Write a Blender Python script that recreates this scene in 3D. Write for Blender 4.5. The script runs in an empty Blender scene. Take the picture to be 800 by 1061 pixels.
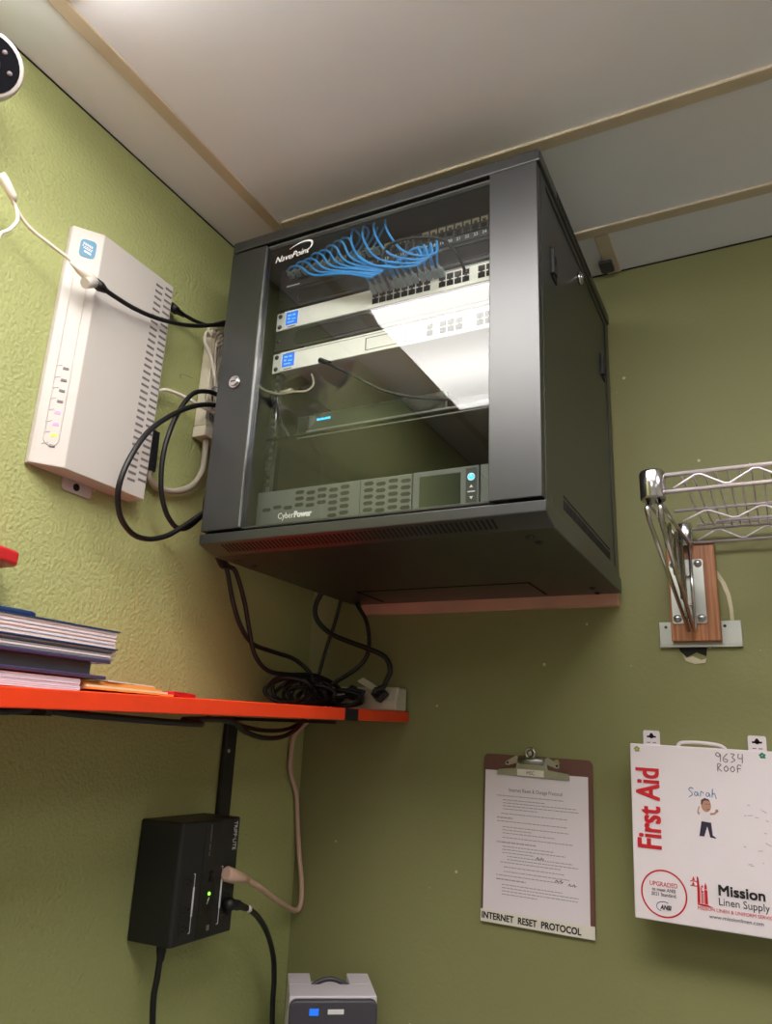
import bpy, bmesh, math, random
from mathutils import Vector, Matrix
random.seed(7)
C = bpy.context.scene.collection
V = Vector
H = 2.56

# ------------------------------------------------------------------ camera
FPX = 782.09; CX, CY = 400.0, 530.5
RM = Matrix(((0.89023, -0.44575, 0.09374), (0.45348, 0.84795, -0.27447), (0.04286, 0.28685, 0.95702)))
CAM = V((0.98381, -1.51673, 1.54024))
cd = bpy.data.cameras.new('camera'); cam = bpy.data.objects.new('camera', cd); C.objects.link(cam)
cd.sensor_fit = 'HORIZONTAL'; cd.sensor_width = 36.0; cd.lens = FPX * 36.0 / 800.0
cd.clip_start = 0.02
r, f_, u = RM.col[0], RM.col[1], RM.col[2]
cam.matrix_world = Matrix(((r.x, u.x, -f_.x, CAM.x), (r.y, u.y, -f_.y, CAM.y), (r.z, u.z, -f_.z, CAM.z), (0, 0, 0, 1)))
bpy.context.scene.camera = cam

# ------------------------------------------------------------------ world and exposure
w = bpy.data.worlds.new('world'); bpy.context.scene.world = w; w.use_nodes = True
w.node_tree.nodes['Background'].inputs[0].default_value = (0.75, 0.8, 0.9, 1)
w.node_tree.nodes['Background'].inputs[1].default_value = 0.02
vs = bpy.context.scene.view_settings
vs.view_transform = 'Standard'; vs.look = 'None'; vs.gamma = 1; vs.use_curve_mapping = False
vs.exposure = 1.22
LIGHT_E = 9.0          # main troffer lens
LIGHT_E2 = 1.5          # unseen fill troffer added at the far right


# ------------------------------------------------------------------ helpers
def ray(px, py):
    return RM @ V(((px - CX) / FPX, 1.0, -(py - CY) / FPX))


def at(px, py, ax, c):
    """the point of the plane axis=c on which the photograph shows this detail"""
    d = ray(px, py); t = (c - CAM[ax]) / d[ax]
    return CAM + d * t


def LX(px, py, c=0.0): return at(px, py, 0, c)
def BY(px, py, c=0.0): return at(px, py, 1, c)
def ZZ(px, py, c=H): return at(px, py, 2, c)


def lin(r, g, b):
    f = lambda v: ((v / 255 + 0.055) / 1.055) ** 2.4 if v > 10 else v / 255 / 12.92
    return (f(r), f(g), f(b), 1)


def mat(name, col, rough=0.5, metal=0.0, bump=0.0, bscale=200.0, var=0.0, vscale=30.0, spec=0.5, coat=0.0):
    m = bpy.data.materials.new(name); m.use_nodes = True
    nt = m.node_tree; b = nt.nodes['Principled BSDF']
    b.inputs['Base Color'].default_value = col
    b.inputs['Roughness'].default_value = rough; b.inputs['Metallic'].default_value = metal
    b.inputs['Specular IOR Level'].default_value = spec
    b.inputs['Coat Weight'].default_value = coat
    tc = nt.nodes.new('ShaderNodeTexCoord')
    if var > 0:
        n = nt.nodes.new('ShaderNodeTexNoise'); n.inputs['Scale'].default_value = vscale; n.inputs['Detail'].default_value = 4
        nt.links.new(tc.outputs['Object'], n.inputs['Vector'])
        mx = nt.nodes.new('ShaderNodeMix'); mx.data_type = 'RGBA'
        mx.inputs[6].default_value = tuple(c * (1 - var) for c in col[:3]) + (1,)
        mx.inputs[7].default_value = tuple(min(1, c * (1 + var)) for c in col[:3]) + (1,)
        nt.links.new(n.outputs['Fac'], mx.inputs[0]); nt.links.new(mx.outputs[2], b.inputs['Base Color'])
    if bump > 0:
        n = nt.nodes.new('ShaderNodeTexNoise'); n.inputs['Scale'].default_value = bscale; n.inputs['Detail'].default_value = 2
        nt.links.new(tc.outputs['Object'], n.inputs['Vector'])
        bp = nt.nodes.new('ShaderNodeBump'); bp.inputs['Strength'].default_value = bump; bp.inputs['Distance'].default_value = 0.002
        nt.links.new(n.outputs['Fac'], bp.inputs['Height']); nt.links.new(bp.outputs['Normal'], b.inputs['Normal'])
    return m


def emit(name, col, s):
    m = bpy.data.materials.new(name); m.use_nodes = True
    b = m.node_tree.nodes['Principled BSDF']
    b.inputs['Base Color'].default_value = tuple(c * 0.3 for c in col[:3]) + (1,)
    b.inputs['Emission Color'].default_value = col; b.inputs['Emission Strength'].default_value = s
    return m


class MB:
    def __init__(self): self.v = []; self.f = []; self.m = []; self.s = []

    def quad(self, idx, m=0, s=False): self.f.append(idx); self.m.append(m); self.s.append(s)

    def box(self, a, b, m=0):
        x0, y0, z0 = (min(a[i], b[i]) for i in range(3)); x1, y1, z1 = (max(a[i], b[i]) for i in range(3))
        o = len(self.v)
        self.v += [V(p) for p in ((x0, y0, z0), (x1, y0, z0), (x1, y1, z0), (x0, y1, z0), (x0, y0, z1), (x1, y0, z1), (x1, y1, z1), (x0, y1, z1))]
        for q in ((0, 3, 2, 1), (4, 5, 6, 7), (0, 1, 5, 4), (1, 2, 6, 5), (2, 3, 7, 6), (3, 0, 4, 7)):
            self.quad([o + i for i in q], m)
        return self

    def obox(self, c, ax, ay, az, m=0):
        """oriented box: centre and three half-axis vectors"""
        c, ax, ay, az = V(c), V(ax), V(ay), V(az); o = len(self.v)
        for sz in (-1, 1):
            for sx, sy in ((-1, -1), (1, -1), (1, 1), (-1, 1)):
                self.v.append(c + ax * sx + ay * sy + az * sz)
        flip = ax.cross(ay).dot(az) < 0
        for q in ((0, 3, 2, 1), (4, 5, 6, 7), (0, 1, 5, 4), (1, 2, 6, 5), (2, 3, 7, 6), (3, 0, 4, 7)):
            q = [o + i for i in q]
            self.quad(q[::-1] if flip else q, m)
        return self

    def prism(self, pts, off, m=0, s=False):
        """closed polygon of 3D points swept along vector off"""
        pts = [V(p) for p in pts]; off = V(off); n = len(pts); o = len(self.v)
        nrm = V((0, 0, 0))
        for i in range(n): nrm += pts[i].cross(pts[(i + 1) % n])
        if nrm.dot(off) < 0: pts = pts[::-1]
        self.v += pts + [p + off for p in pts]
        self.quad([o + i for i in range(n)][::-1], m); self.quad([o + n + i for i in range(n)], m)
        for i in range(n):
            j = (i + 1) % n; self.quad([o + i, o + j, o + n + j, o + n + i], m, s)
        return self

    def tube(self, pts, r, n=8, m=0, closed=False, flat=None):
        pts = [V(p) for p in pts]; k = len(pts); o = len(self.v)
        rr = r if isinstance(r, (list, tuple)) else [r] * k
        up = None
        for i in range(k):
            if closed: t = pts[(i + 1) % k] - pts[i - 1]
            else: t = pts[min(i + 1, k - 1)] - pts[max(i - 1, 0)]
            if t.length < 1e-9: t = V((0, 0, 1))
            t.normalize()
            if up is None:
                up = V((0, 0, 1)) if abs(t.z) < 0.9 else V((1, 0, 0))
            a = up - t * up.dot(t)
            if a.length < 1e-6: a = t.orthogonal()
            a.normalize(); b = t.cross(a); up = a
            for j in range(n):
                g = 2 * math.pi * j / n
                self.v.append(pts[i] + (a * math.cos(g) + b * math.sin(g)) * rr[i])
        for i in range(k if closed else k - 1):
            i2 = (i + 1) % k
            for j in range(n):
                j2 = (j + 1) % n
                self.quad([o + i * n + j, o + i * n + j2, o + i2 * n + j2, o + i2 * n + j], m, True)
        if not closed:
            self.quad([o + j for j in range(n)][::-1], m); self.quad([o + (k - 1) * n + j for j in range(n)], m)
        return self

    def cyl(self, a, b, r, n=16, m=0, r2=None):
        return self.tube([a, b], [r, r if r2 is None else r2], n, m)

    def dome(self, c, ax, r, h, n=14, m=0):
        c, ax = V(c), V(ax).normalized()
        ks = 5
        return self.tube([c + ax * (h * math.sin(i / ks * math.pi / 2)) for i in range(ks + 1)],
                         [max(1e-4, r * math.cos(i / ks * math.pi / 2)) for i in range(ks + 1)], n, m)

    def build(self, name, mats, parent=None, label=None, bevel=0.0, seg=2, local=False, base=None):
        if not isinstance(mats, (list, tuple)): mats = [mats]
        if parent is not None:
            o0 = V((0, 0, 0)) if local else wloc(parent)
        elif base is not None: o0 = V(base)
        else:
            xs = [p.x for p in self.v]; ys = [p.y for p in self.v]; zs = [p.z for p in self.v]
            o0 = V(((min(xs) + max(xs)) / 2, (min(ys) + max(ys)) / 2, min(zs)))
        me = bpy.data.meshes.new(name)
        me.from_pydata([p - o0 for p in self.v], [], self.f)
        for mm in mats: me.materials.append(mm)
        me.polygons.foreach_set('material_index', self.m)
        me.polygons.foreach_set('use_smooth', self.s)
        if bevel > 0:
            bm = bmesh.new(); bm.from_mesh(me)
            es = [e for e in bm.edges if len(e.link_faces) == 2 and e.calc_face_angle(0) > 0.5]
            bmesh.ops.bevel(bm, geom=es, offset=bevel, segments=seg, profile=0.5, affect='EDGES', clamp_overlap=True)
            bm.to_mesh(me); bm.free()
        me.update()
        o = bpy.data.objects.new(name, me); C.objects.link(o)
        if parent is not None: o.parent = parent
        else: o.location = o0
        if label: o['label'] = label
        return o


def wloc(o):
    l = V(o.location)
    while o.parent is not None:
        o = o.parent; l += V(o.location)
    return l


def thing(name, label, cat, loc, group=None, rot=None):
    o = bpy.data.objects.new(name, None); C.objects.link(o); o.location = loc
    if rot: o.rotation_euler = rot
    o.empty_display_size = 0.05
    o['label'] = label; o['category'] = cat
    if group: o['group'] = group
    return o


def tag(o, label, cat, group=None):
    o['label'] = label; o['category'] = cat
    if group: o['group'] = group
    return o


def struct(o): o['kind'] = 'structure'; return o


def spline(pts, per=8, closed=False):
    pts = [V(p) for p in pts]; n = len(pts); out = []
    g = lambda i: pts[i % n] if closed else pts[max(0, min(n - 1, i))]
    for i in range(n if closed else n - 1):
        p0, p1, p2, p3 = g(i - 1), g(i), g(i + 1), g(i + 2)
        for k in range(per):
            t = k / per
            out.append(0.5 * ((2 * p1) + (p2 - p0) * t + (2 * p0 - 5 * p1 + 4 * p2 - p3) * t * t + (3 * p1 - p0 - 3 * p2 + p3) * t ** 3))
    if not closed: out.append(pts[-1])
    return out


def textmesh(body, size, xdir, ydir, origin, m, parent, name='lettering', bold=0.0, xs=1.0, align='LEFT', shear=0.0, depth=0.0003, label=None, local=False, space=1.0):
    cu = bpy.data.curves.new(name, 'FONT'); cu.body = body; cu.size = size; cu.align_x = align
    cu.shear = shear; cu.extrude = depth; cu.resolution_u = 3; cu.space_character = space
    ob = bpy.data.objects.new('tmp', cu); C.objects.link(ob)
    dg = bpy.context.evaluated_depsgraph_get(); dg.update()
    me = bpy.data.meshes.new_from_object(ob.evaluated_get(dg))
    bpy.data.objects.remove(ob); bpy.data.curves.remove(cu)
    me.name = name
    if bold > 0.0002:
        bm = bmesh.new()
        for kz, (dx, dy) in enumerate(((0, 0), (bold, bold), (-bold, bold), (bold, -bold), (-bold, -bold))):
            n0 = len(bm.verts); bm.from_mesh(me); bm.verts.ensure_lookup_table()
            for q in bm.verts[n0:]: q.co.x += dx / xs; q.co.y += dy; q.co.z += kz * 0.00012
        bm.to_mesh(me); bm.free()
    x = V(xdir).normalized(); y = V(ydir).normalized(); z = x.cross(y)
    o0 = V((0, 0, 0)) if (local or parent is None) else wloc(parent)
    org = V(origin) - o0
    for vtx in me.vertices:
        c = vtx.co; vtx.co = org + x * (c.x * xs) + y * c.y + z * c.z
    me.materials.clear(); me.materials.append(m)
    o = bpy.data.objects.new(name, me); C.objects.link(o)
    if parent is not None: o.parent = parent
    if label: o['label'] = label
    return o


def rrect(cx, cy, hw, hh, r, n=5):
    out = []
    for sx, sy, a0 in ((1, 1, 0), (-1, 1, 90), (-1, -1, 180), (1, -1, 270)):
        for i in range(n + 1):
            a = math.radians(a0 + 90 * i / n)
            out.append((cx + sx * (hw - r) + r * math.cos(a), cy + sy * (hh - r) + r * math.sin(a)))
    return out


# ------------------------------------------------------------------ materials
def wall_mat(name, col, bstr, bscale):
    m = bpy.data.materials.new(name); m.use_nodes = True; nt = m.node_tree; b = nt.nodes['Principled BSDF']
    N = nt.nodes.new; Lk = nt.links.new
    tc = N('ShaderNodeTexCoord')
    big = N('ShaderNodeTexNoise'); big.inputs['Scale'].default_value = 2.3; big.inputs['Detail'].default_value = 3
    Lk(tc.outputs['Object'], big.inputs['Vector'])
    mx = N('ShaderNodeMix'); mx.data_type = 'RGBA'
    mx.inputs[6].default_value = tuple(c * 0.9 for c in col[:3]) + (1,); mx.inputs[7].default_value = tuple(c * 1.1 for c in col[:3]) + (1,)
    Lk(big.outputs['Fac'], mx.inputs[0])
    # little chips in the paint
    vo = N('ShaderNodeTexVoronoi'); vo.inputs['Scale'].default_value = 22; Lk(tc.outputs['Object'], vo.inputs['Vector'])
    sp = N('ShaderNodeSeparateColor'); Lk(vo.outputs['Color'], sp.inputs[0])
    th = N('ShaderNodeMapRange'); th.inputs[1].default_value = 0.5; th.inputs[2].default_value = 1.0; th.inputs[3].default_value = 0.0; th.inputs[4].default_value = 0.075
    Lk(sp.outputs[0], th.inputs[0])
    lt = N('ShaderNodeMath'); lt.operation = 'LESS_THAN'; Lk(vo.outputs['Distance'], lt.inputs[0]); Lk(th.outputs[0], lt.inputs[1])
    mx2 = N('ShaderNodeMix'); mx2.data_type = 'RGBA'; mx2.inputs[7].default_value = lin(196, 196, 160)
    Lk(lt.outputs[0], mx2.inputs[0]); Lk(mx.outputs[2], mx2.inputs[6]); Lk(mx2.outputs[2], b.inputs['Base Color'])
    n = N('ShaderNodeTexNoise'); n.inputs['Scale'].default_value = bscale; n.inputs['Detail'].default_value = 2.5
    Lk(tc.outputs['Object'], n.inputs['Vector'])
    bp = N('ShaderNodeBump'); bp.inputs['Strength'].default_value = bstr; bp.inputs['Distance'].default_value = 0.0035
    Lk(n.outputs['Fac'], bp.inputs['Height']); Lk(bp.outputs['Normal'], b.inputs['Normal'])
    b.inputs['Roughness'].default_value = 0.55; b.inputs['Specular IOR Level'].default_value = 0.3
    return m


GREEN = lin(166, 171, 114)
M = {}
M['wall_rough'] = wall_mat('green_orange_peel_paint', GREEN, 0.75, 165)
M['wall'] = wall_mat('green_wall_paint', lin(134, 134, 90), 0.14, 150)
M['plain'] = mat('off_white_wall_paint', lin(226, 222, 214), 0.6, bump=0.1, bscale=120)
M['ceiling'] = mat('ceiling_panel', lin(240, 242, 250), 0.7, bump=0.05, bscale=90, var=0.04, vscale=6)
M['batten'] = mat('tan_batten', lin(204, 190, 166), 0.7, bump=0.2, bscale=60, var=0.12, vscale=14)
M['floor'] = mat('pale_floor', lin(150, 147, 150), 0.6, var=0.1)
M['black'] = mat('black_powder_coat', lin(32, 34, 36), 0.32, bump=0.05, bscale=900, var=0.1, vscale=10, spec=0.85)
M['blackin'] = mat('black_steel', lin(34, 35, 37), 0.5)
M['vent'] = mat('slot_black', lin(6, 6, 7), 0.8)
M['plastic'] = mat('black_plastic', lin(28, 28, 30), 0.45)
M['rubber'] = mat('black_cable_jacket', lin(17, 17, 19), 0.45)
M['white'] = mat('white_plastic', lin(190, 184, 177), 0.45)
M['whitepaint'] = mat('white_enamel', lin(230, 220, 226), 0.4, var=0.02)
M['cream'] = mat('cream_plastic', lin(208, 200, 180), 0.5, var=0.06)
M['wcable'] = mat('white_cable_jacket', lin(222, 214, 200), 0.5)
M['gcable'] = mat('grey_cable_jacket', lin(168, 160, 142), 0.55)
M['pcable'] = mat('dusty_pink_cable_jacket', lin(206, 172, 152), 0.55)
M['steel'] = mat('brushed_steel', lin(196, 196, 198), 0.3, metal=1.0, bump=0.05)
M['chrome'] = mat('chrome', lin(205, 203, 205), 0.16, metal=1.0)
M['bright_wire'] = mat('bright_zinc_wire', lin(216, 206, 212), 0.42, metal=0.55)
M['zinc'] = mat('zinc_plate', lin(176, 178, 172), 0.32, metal=1.0, var=0.1)
M['silver'] = mat('silver_faceplate', lin(234, 232, 226), 0.45)
M['blue'] = mat('blue_cable_jacket', lin(40, 138, 214), 0.4)
M['boot'] = mat('clear_grey_connector', lin(150, 164, 172), 0.25)
M['wood'] = mat('stained_board', lin(205, 158, 138), 0.6, var=0.18, vscale=16)
M['orange'] = mat('orange_laminate', lin(240, 66, 28), 0.35, bump=0.1, bscale=70, var=0.12, vscale=24)
M['red'] = mat('red_plastic', lin(214, 50, 52), 0.35)
M['ink'] = mat('black_ink', lin(24, 22, 26), 0.6)
M['redink'] = mat('red_print', lin(200, 22, 40), 0.5)
M['blueink'] = mat('blue_ink', lin(36, 108, 168), 0.5)
M['whiteink'] = mat('white_print', lin(225, 225, 225), 0.5)
M['greyink'] = mat('grey_ink', lin(108, 100, 102), 0.6)
M['paleink'] = mat('pale_grey_ink', lin(158, 150, 152), 0.6)
M['paper'] = mat('paper', lin(226, 216, 222), 0.6, var=0.02, vscale=8)
M['hardboard'] = mat('brown_hardboard', lin(104, 66, 58), 0.55, var=0.2, vscale=40)
M['navy'] = mat('navy_cover', lin(38, 62, 104), 0.35)
M['purple'] = mat('purple_binder_vinyl', lin(60, 56, 90), 0.35)
M['grey'] = mat('grey_card', lin(132, 132, 134), 0.6)
M['manila'] = mat('orange_envelope', lin(226, 150, 66), 0.6, var=0.06)
M['charcoal'] = mat('charcoal_plastic', lin(66, 64, 72), 0.4)
M['label'] = mat('label_sticker', lin(224, 218, 206), 0.6)
M['portgrey'] = mat('dark_grey_jack', lin(74, 75, 74), 0.45)
M['lcd'] = mat('dark_display_glass', lin(30, 38, 34), 0.08)
M['grille'] = mat('grey_bezel', lin(86, 88, 86), 0.4)
M['iconp'] = mat('beige_port_icon', lin(196, 192, 170), 0.6)
M['skin'] = mat('printed_skin_tone', lin(186, 136, 116), 0.6)
M['greenmag'] = mat('green_clover_print', lin(52, 132, 104), 0.6)
M['olivemag'] = mat('olive_clover_print', lin(150, 156, 84), 0.6)
M['sticker'] = mat('blue_sticker', lin(44, 118, 152), 0.4)
M['torn'] = mat('torn_plasterboard', lin(206, 196, 168), 0.9, bump=0.5, bscale=150, var=0.15)
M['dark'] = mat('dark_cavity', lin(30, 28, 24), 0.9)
M['bluelcd'] = emit('blue_backlit_display', lin(28, 104, 214), 0.55)
M['blueled'] = emit('blue_led', lin(40, 150, 240), 1.6)
M['pinkled'] = emit('pink_led', lin(255, 110, 150), 1.2)
M['limeled'] = emit('lime_led', lin(190, 220, 60), 1.2)
M['greenled'] = emit('green_led', lin(120, 230, 60), 1.5)
M['amber'] = emit('amber_led', lin(240, 190, 40), 0.8)

# glass: reflection by angle over clear transmission
g = bpy.data.materials.new('tempered_glass'); g.use_nodes = True; nt = g.node_tree
for n in list(nt.nodes):
    if n.type != 'OUTPUT_MATERIAL': nt.nodes.remove(n)
out = [n for n in nt.nodes if n.type == 'OUTPUT_MATERIAL'][0]
tr = nt.nodes.new('ShaderNodeBsdfTransparent'); tr.inputs[0].default_value = (0.95, 0.97, 0.955, 1)
gl = nt.nodes.new('ShaderNodeBsdfGlossy'); gl.inputs['Roughness'].default_value = 0.0
lw = nt.nodes.new('ShaderNodeLayerWeight'); lw.inputs[0].default_value = 0.5
pw = nt.nodes.new('ShaderNodeMath'); pw.operation = 'POWER'; pw.inputs[1].default_value = 5
ma = nt.nodes.new('ShaderNodeMath'); ma.operation = 'MULTIPLY_ADD'; ma.inputs[1].default_value = 0.963; ma.inputs[2].default_value = 0.042
mx = nt.nodes.new('ShaderNodeMixShader')
nt.links.new(lw.outputs['Facing'], pw.inputs[0]); nt.links.new(pw.outputs[0], ma.inputs[0]); nt.links.new(ma.outputs[0], mx.inputs[0])
nt.links.new(tr.outputs[0], mx.inputs[1]); nt.links.new(gl.outputs[0], mx.inputs[2]); nt.links.new(mx.outputs[0], out.inputs[0])
M['glass'] = g


def lens_mat(name, s):
    """prismatic lens of a fluorescent fitting: brighter over the tubes, stippled"""
    m = bpy.data.materials.new(name); m.use_nodes = True; nt = m.node_tree; b = nt.nodes['Principled BSDF']
    N = nt.nodes.new; Lk = nt.links.new
    tc = N('ShaderNodeTexCoord')
    wv = N('ShaderNodeTexWave'); wv.bands_direction = 'Y'; wv.inputs['Scale'].default_value = 0.95; wv.inputs['Phase Offset'].default_value = 3.4
    Lk(tc.outputs['Object'], wv.inputs['Vector'])
    ck = N('ShaderNodeTexChecker'); ck.inputs['Scale'].default_value = 130; ck.inputs[1].default_value = (1, 1, 1, 1); ck.inputs[2].default_value = (0.72, 0.72, 0.72, 1)
    Lk(tc.outputs['Object'], ck.inputs['Vector'])
    mr = N('ShaderNodeMapRange'); mr.inputs[3].default_value = 0.55 * s; mr.inputs[4].default_value = 0.85 * s; Lk(wv.outputs['Fac'], mr.inputs[0])
    mu = N('ShaderNodeMath'); mu.operation = 'MULTIPLY'; Lk(mr.outputs[0], mu.inputs[0]); Lk(ck.outputs['Fac'], mu.inputs[1])
    m2 = N('ShaderNodeMapRange'); m2.inputs[3].default_value = 0.78; m2.inputs[4].default_value = 1.1; Lk(ck.outputs['Fac'], m2.inputs[0])
    Lk(m2.outputs[0], mu.inputs[1])
    b.inputs['Base Color'].default_value = (0.9, 0.9, 0.88, 1); b.inputs['Roughness'].default_value = 0.4
    b.inputs['Emission Color'].default_value = (1.0, 0.96, 0.93, 1)
    Lk(mu.outputs[0], b.inputs['Emission Strength'])
    return m


# ------------------------------------------------------------------ the room
RX, RY = 3.4, -4.2
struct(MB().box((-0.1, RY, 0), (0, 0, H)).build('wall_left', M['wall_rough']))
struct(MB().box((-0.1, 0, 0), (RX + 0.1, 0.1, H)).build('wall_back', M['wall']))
struct(MB().box((RX, RY, 0), (RX + 0.1, 0, H)).build('wall_right', M['plain']))
struct(MB().box((-0.1, RY - 0.1, 0), (RX + 0.1, RY, H)).build('wall_front', M['plain']))
struct(MB().box((-0.1, RY - 0.1, -0.08), (RX + 0.1, 0.1, 0)).build('floor', M['floor']))
struct(MB().box((-0.1, RY - 0.1, H), (RX + 0.1, 0.1, H + 0.06)).build('ceiling', M['ceiling']))
BT = 0.005


def batten(n, a, b):
    return struct(MB().box((a[0], a[1], H - BT), (b[0], b[1], H + 0.001)).build('trim_%d' % n, M['batten'], bevel=0.0015, seg=1))


batten(1, (0.117, RY, 0), (0.143, -0.424, 0))
batten(2, (0.145, -0.450, 0), (RX, -0.424, 0))
batten(3, (0.145, -0.172, 0), (RX, -0.146, 0))
batten(4, (0.722, -0.144, 0), (0.752, -0.004, 0))
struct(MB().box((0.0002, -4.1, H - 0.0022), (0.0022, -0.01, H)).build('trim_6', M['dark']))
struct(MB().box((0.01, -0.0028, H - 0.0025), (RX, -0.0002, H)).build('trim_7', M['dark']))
# small grey cover plate at the end of the short batten
tag(MB().prism([V((a, b, H - 0.0055)) for a, b in rrect(0.727, -0.04, 0.014, 0.02, 0.005)], (0, 0, -0.006)).build('cover_plate', M['charcoal']),
    'small dark grey cover plate on the ceiling batten behind the rack', 'cover')


def troffer(x0, y0, x1, y1, label, s):
    t = thing('ceiling_light', label, 'ceiling light', ((x0 + x1) / 2, (y0 + y1) / 2, H))
    b = MB(); fr = 0.012
    for a, c in (((x0, y0), (x1, y0 + fr)), ((x0, y1 - fr), (x1, y1)), ((x0, y0 + fr), (x0 + fr, y1 - fr)), ((x1 - fr, y0 + fr), (x1, y1 - fr))):
        b.box((a[0], a[1], H - 0.014), (c[0], c[1], H - 0.0005))
    b.build('frame', M['whitepaint'], t, bevel=0.001, seg=1)
    l = MB()
    ix0, ix1, iy0, iy1 = x0 + fr, x1 - fr, y0 + fr, y1 - fr; dz = 0.048; ins = 0.018
    top = [(ix0, iy0, H - 0.010), (ix1, iy0, H - 0.010), (ix1, iy1, H - 0.010), (ix0, iy1, H - 0.010)]
    bot = [(ix0 + ins, iy0 + ins, H - dz), (ix1 - ins, iy0 + ins, H - dz), (ix1 - ins, iy1 - ins, H - dz), (ix0 + ins, iy1 - ins, H - dz)]
    l.v += [V(p) for p in top + bot]
    l.quad([7, 6, 5, 4])
    for i in range(4): j = (i + 1) % 4; l.quad([i, 4 + i, 4 + j, j][::-1])
    l.quad([0, 1, 2, 3])
    l.build('lens', lens_mat('prismatic_lens', s), t)
    return t


troffer(0.155, -1.60, 1.365, -1.005, 'lit long ceiling light above the orange shelf, mirrored in the cabinet glass', LIGHT_E)
troffer(0.50, -3.5, 1.11, -2.3, 'unseen long ceiling light added at the far left to brighten the left wall', 3.0)  # made-up lamp out of view, lifts the left wall and its reflection
troffer(2.2, -3.5, 2.81, -2.3, 'unseen long ceiling light added at the far right as general fill', LIGHT_E2)  # invented fitting behind the view, only there for overall fill

troffer(1.80, -1.60, 2.41, -0.99, 'unseen square ceiling light added on the right as fill for the back wall', 5.0)  # extra lamp out of view, added to lift the dim right side

# ------------------------------------------------------------------ wall rack cabinet
X0, X1 = 0.1234, 0.7234
YF, YR = -0.559, -0.022
ZT, ZC, ZD0, ZB, ZU = 2.4393, 2.4165, 1.8625, 1.8590, 1.8293
rack = thing('server_cabinet', 'black wall-mounted network cabinet with a glass door hung in the corner', 'server cabinet', ((X0 + X1) / 2, YR, ZU))
b = MB()
b.box((X0, YF, ZC), (X1, YR, ZT))
b.build('top_cover', M['black'], rack, bevel=0.003)
b = MB()
for i in range(26):
    y = -0.455 + i * 0.0098
    b.box((X1 - 0.001, y, ZC + 0.004), (X1 + 0.0006, y + 0.005, ZT - 0.005))
b.build('vent_slots', M['vent'], rack)
# base: front strip, chamfer, flat bottom
prof = [(YF, ZB), (YF, 1.8415), (-0.520, ZU), (YR, ZU), (YR, ZB)]
MB().prism([V((X0, y, z)) for y, z in prof], (X1 - X0, 0, 0)).build('base', M['black'], rack, bevel=0.002)
b = MB()
dch = V((0, -0.520 - YF, ZU - 1.8415)); nrm = V((0, -(1.8415 - ZU), -(0.039))).normalized()
ch0 = V((0, YF, 1.8415))
for i in range(62):
    x = X0 + 0.045 + i * 0.0078
    b.obox(V((x, 0, 0)) + ch0 + dch * 0.46, (0.0019, 0, 0), dch * 0.30, nrm * 0.0004)
b.build('vent_slots', M['vent'], rack)
b = MB()
b.box((X0 + 0.09, -0.17, ZU - 0.0012), (X1 - 0.14, -0.166, ZU + 0.001)); b.box((X0 + 0.09, -0.17, ZU - 0.0012), (X0 + 0.094, -0.05, ZU + 0.001)); b.box((X1 - 0.144, -0.17, ZU - 0.0012), (X1 - 0.14, -0.05, ZU + 0.001))
b.build('cable_knockout', M['vent'], rack)
for px, py in ((246, 581), (264, 586), (549, 556), (558, 562), (614, 609), (619, 614), (555, 619)):
    p = ZZ(px, py, ZU)
    if p.y > -0.03: continue
    bb = MB(); bb.dome(p, (0, 0, -1), 0.0055, 0.004, 12); bb.cyl(p + V((0, 0, -0.001)), p, 0.007, 12)
    bb.build('bolt', M['blackin'], rack)
# side panels
for sx, xo in ((1, X1 - 0.004), (-1, X0 + 0.004)):
    b = MB()
    xi = xo - sx * 0.002
    y0, y1 = YF + 0.03, YR
    b.box((xi - sx * 0.002, YF + 0.018, ZB), (xi, YR, ZC))                    # sheet
    fw = 0.030
    for a, c in (((YF + 0.018, ZB), (YF + 0.018 + fw, ZC)), ((YR - fw, ZB), (YR, ZC)), ((YF + 0.018 + fw, ZC - 0.014), (YR - fw, ZC)), ((YF + 0.018 + fw, ZB), (YR - fw, ZB + 0.018))):
        b.box((xi, a[0], a[1]), (xo, c[0], c[1]))
    sp = b.build('side_panel', M['black'], rack, bevel=0.0008, seg=1)
    if sx == 1:
        v = MB()
        for i in range(42):
            y = -0.44 + i * 0.0083
            v.box((xi - 0.0004, y, 1.8785), (xi + 0.0005, y + 0.0045, 1.894))
            v.box((xi - 0.0004, y, 1.898), (xi + 0.0005, y + 0.0045, 1.902))
        v.build('vent_slots', M['vent'], sp)
        for py, pz in ((-0.4674, 2.2828), (-0.0914, 2.2838)):
            q = MB(); q.box((xi, py - 0.018, pz - 0.025), (xi + 0.0015, py + 0.018, pz + 0.025)); q.build('latch', M['vent'], sp)
            q = MB(); q.box((xi, py - 0.016, pz - 0.022), (xi + 0.006, py - 0.011, pz + 0.022)); q.box((xi, py + 0.002, pz - 0.014), (xi + 0.004, py + 0.012, pz + 0.004)); q.build('latch_tab', M['blackin'], sp)
        p = V((xi, -0.2813, 2.3746))
        q = MB(); q.cyl(p, p + V((0.005, 0, 0)), 0.012, 20); q.cyl(p + V((0.005, 0, 0)), p + V((0.008, 0, 0)), 0.009, 20); q.build('lock', M['chrome'], sp)
MB().box((X0 + 0.004, YR - 0.002, ZB), (X1 - 0.004, YR, ZC)).build('back_panel', M['blackin'], rack)
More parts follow.
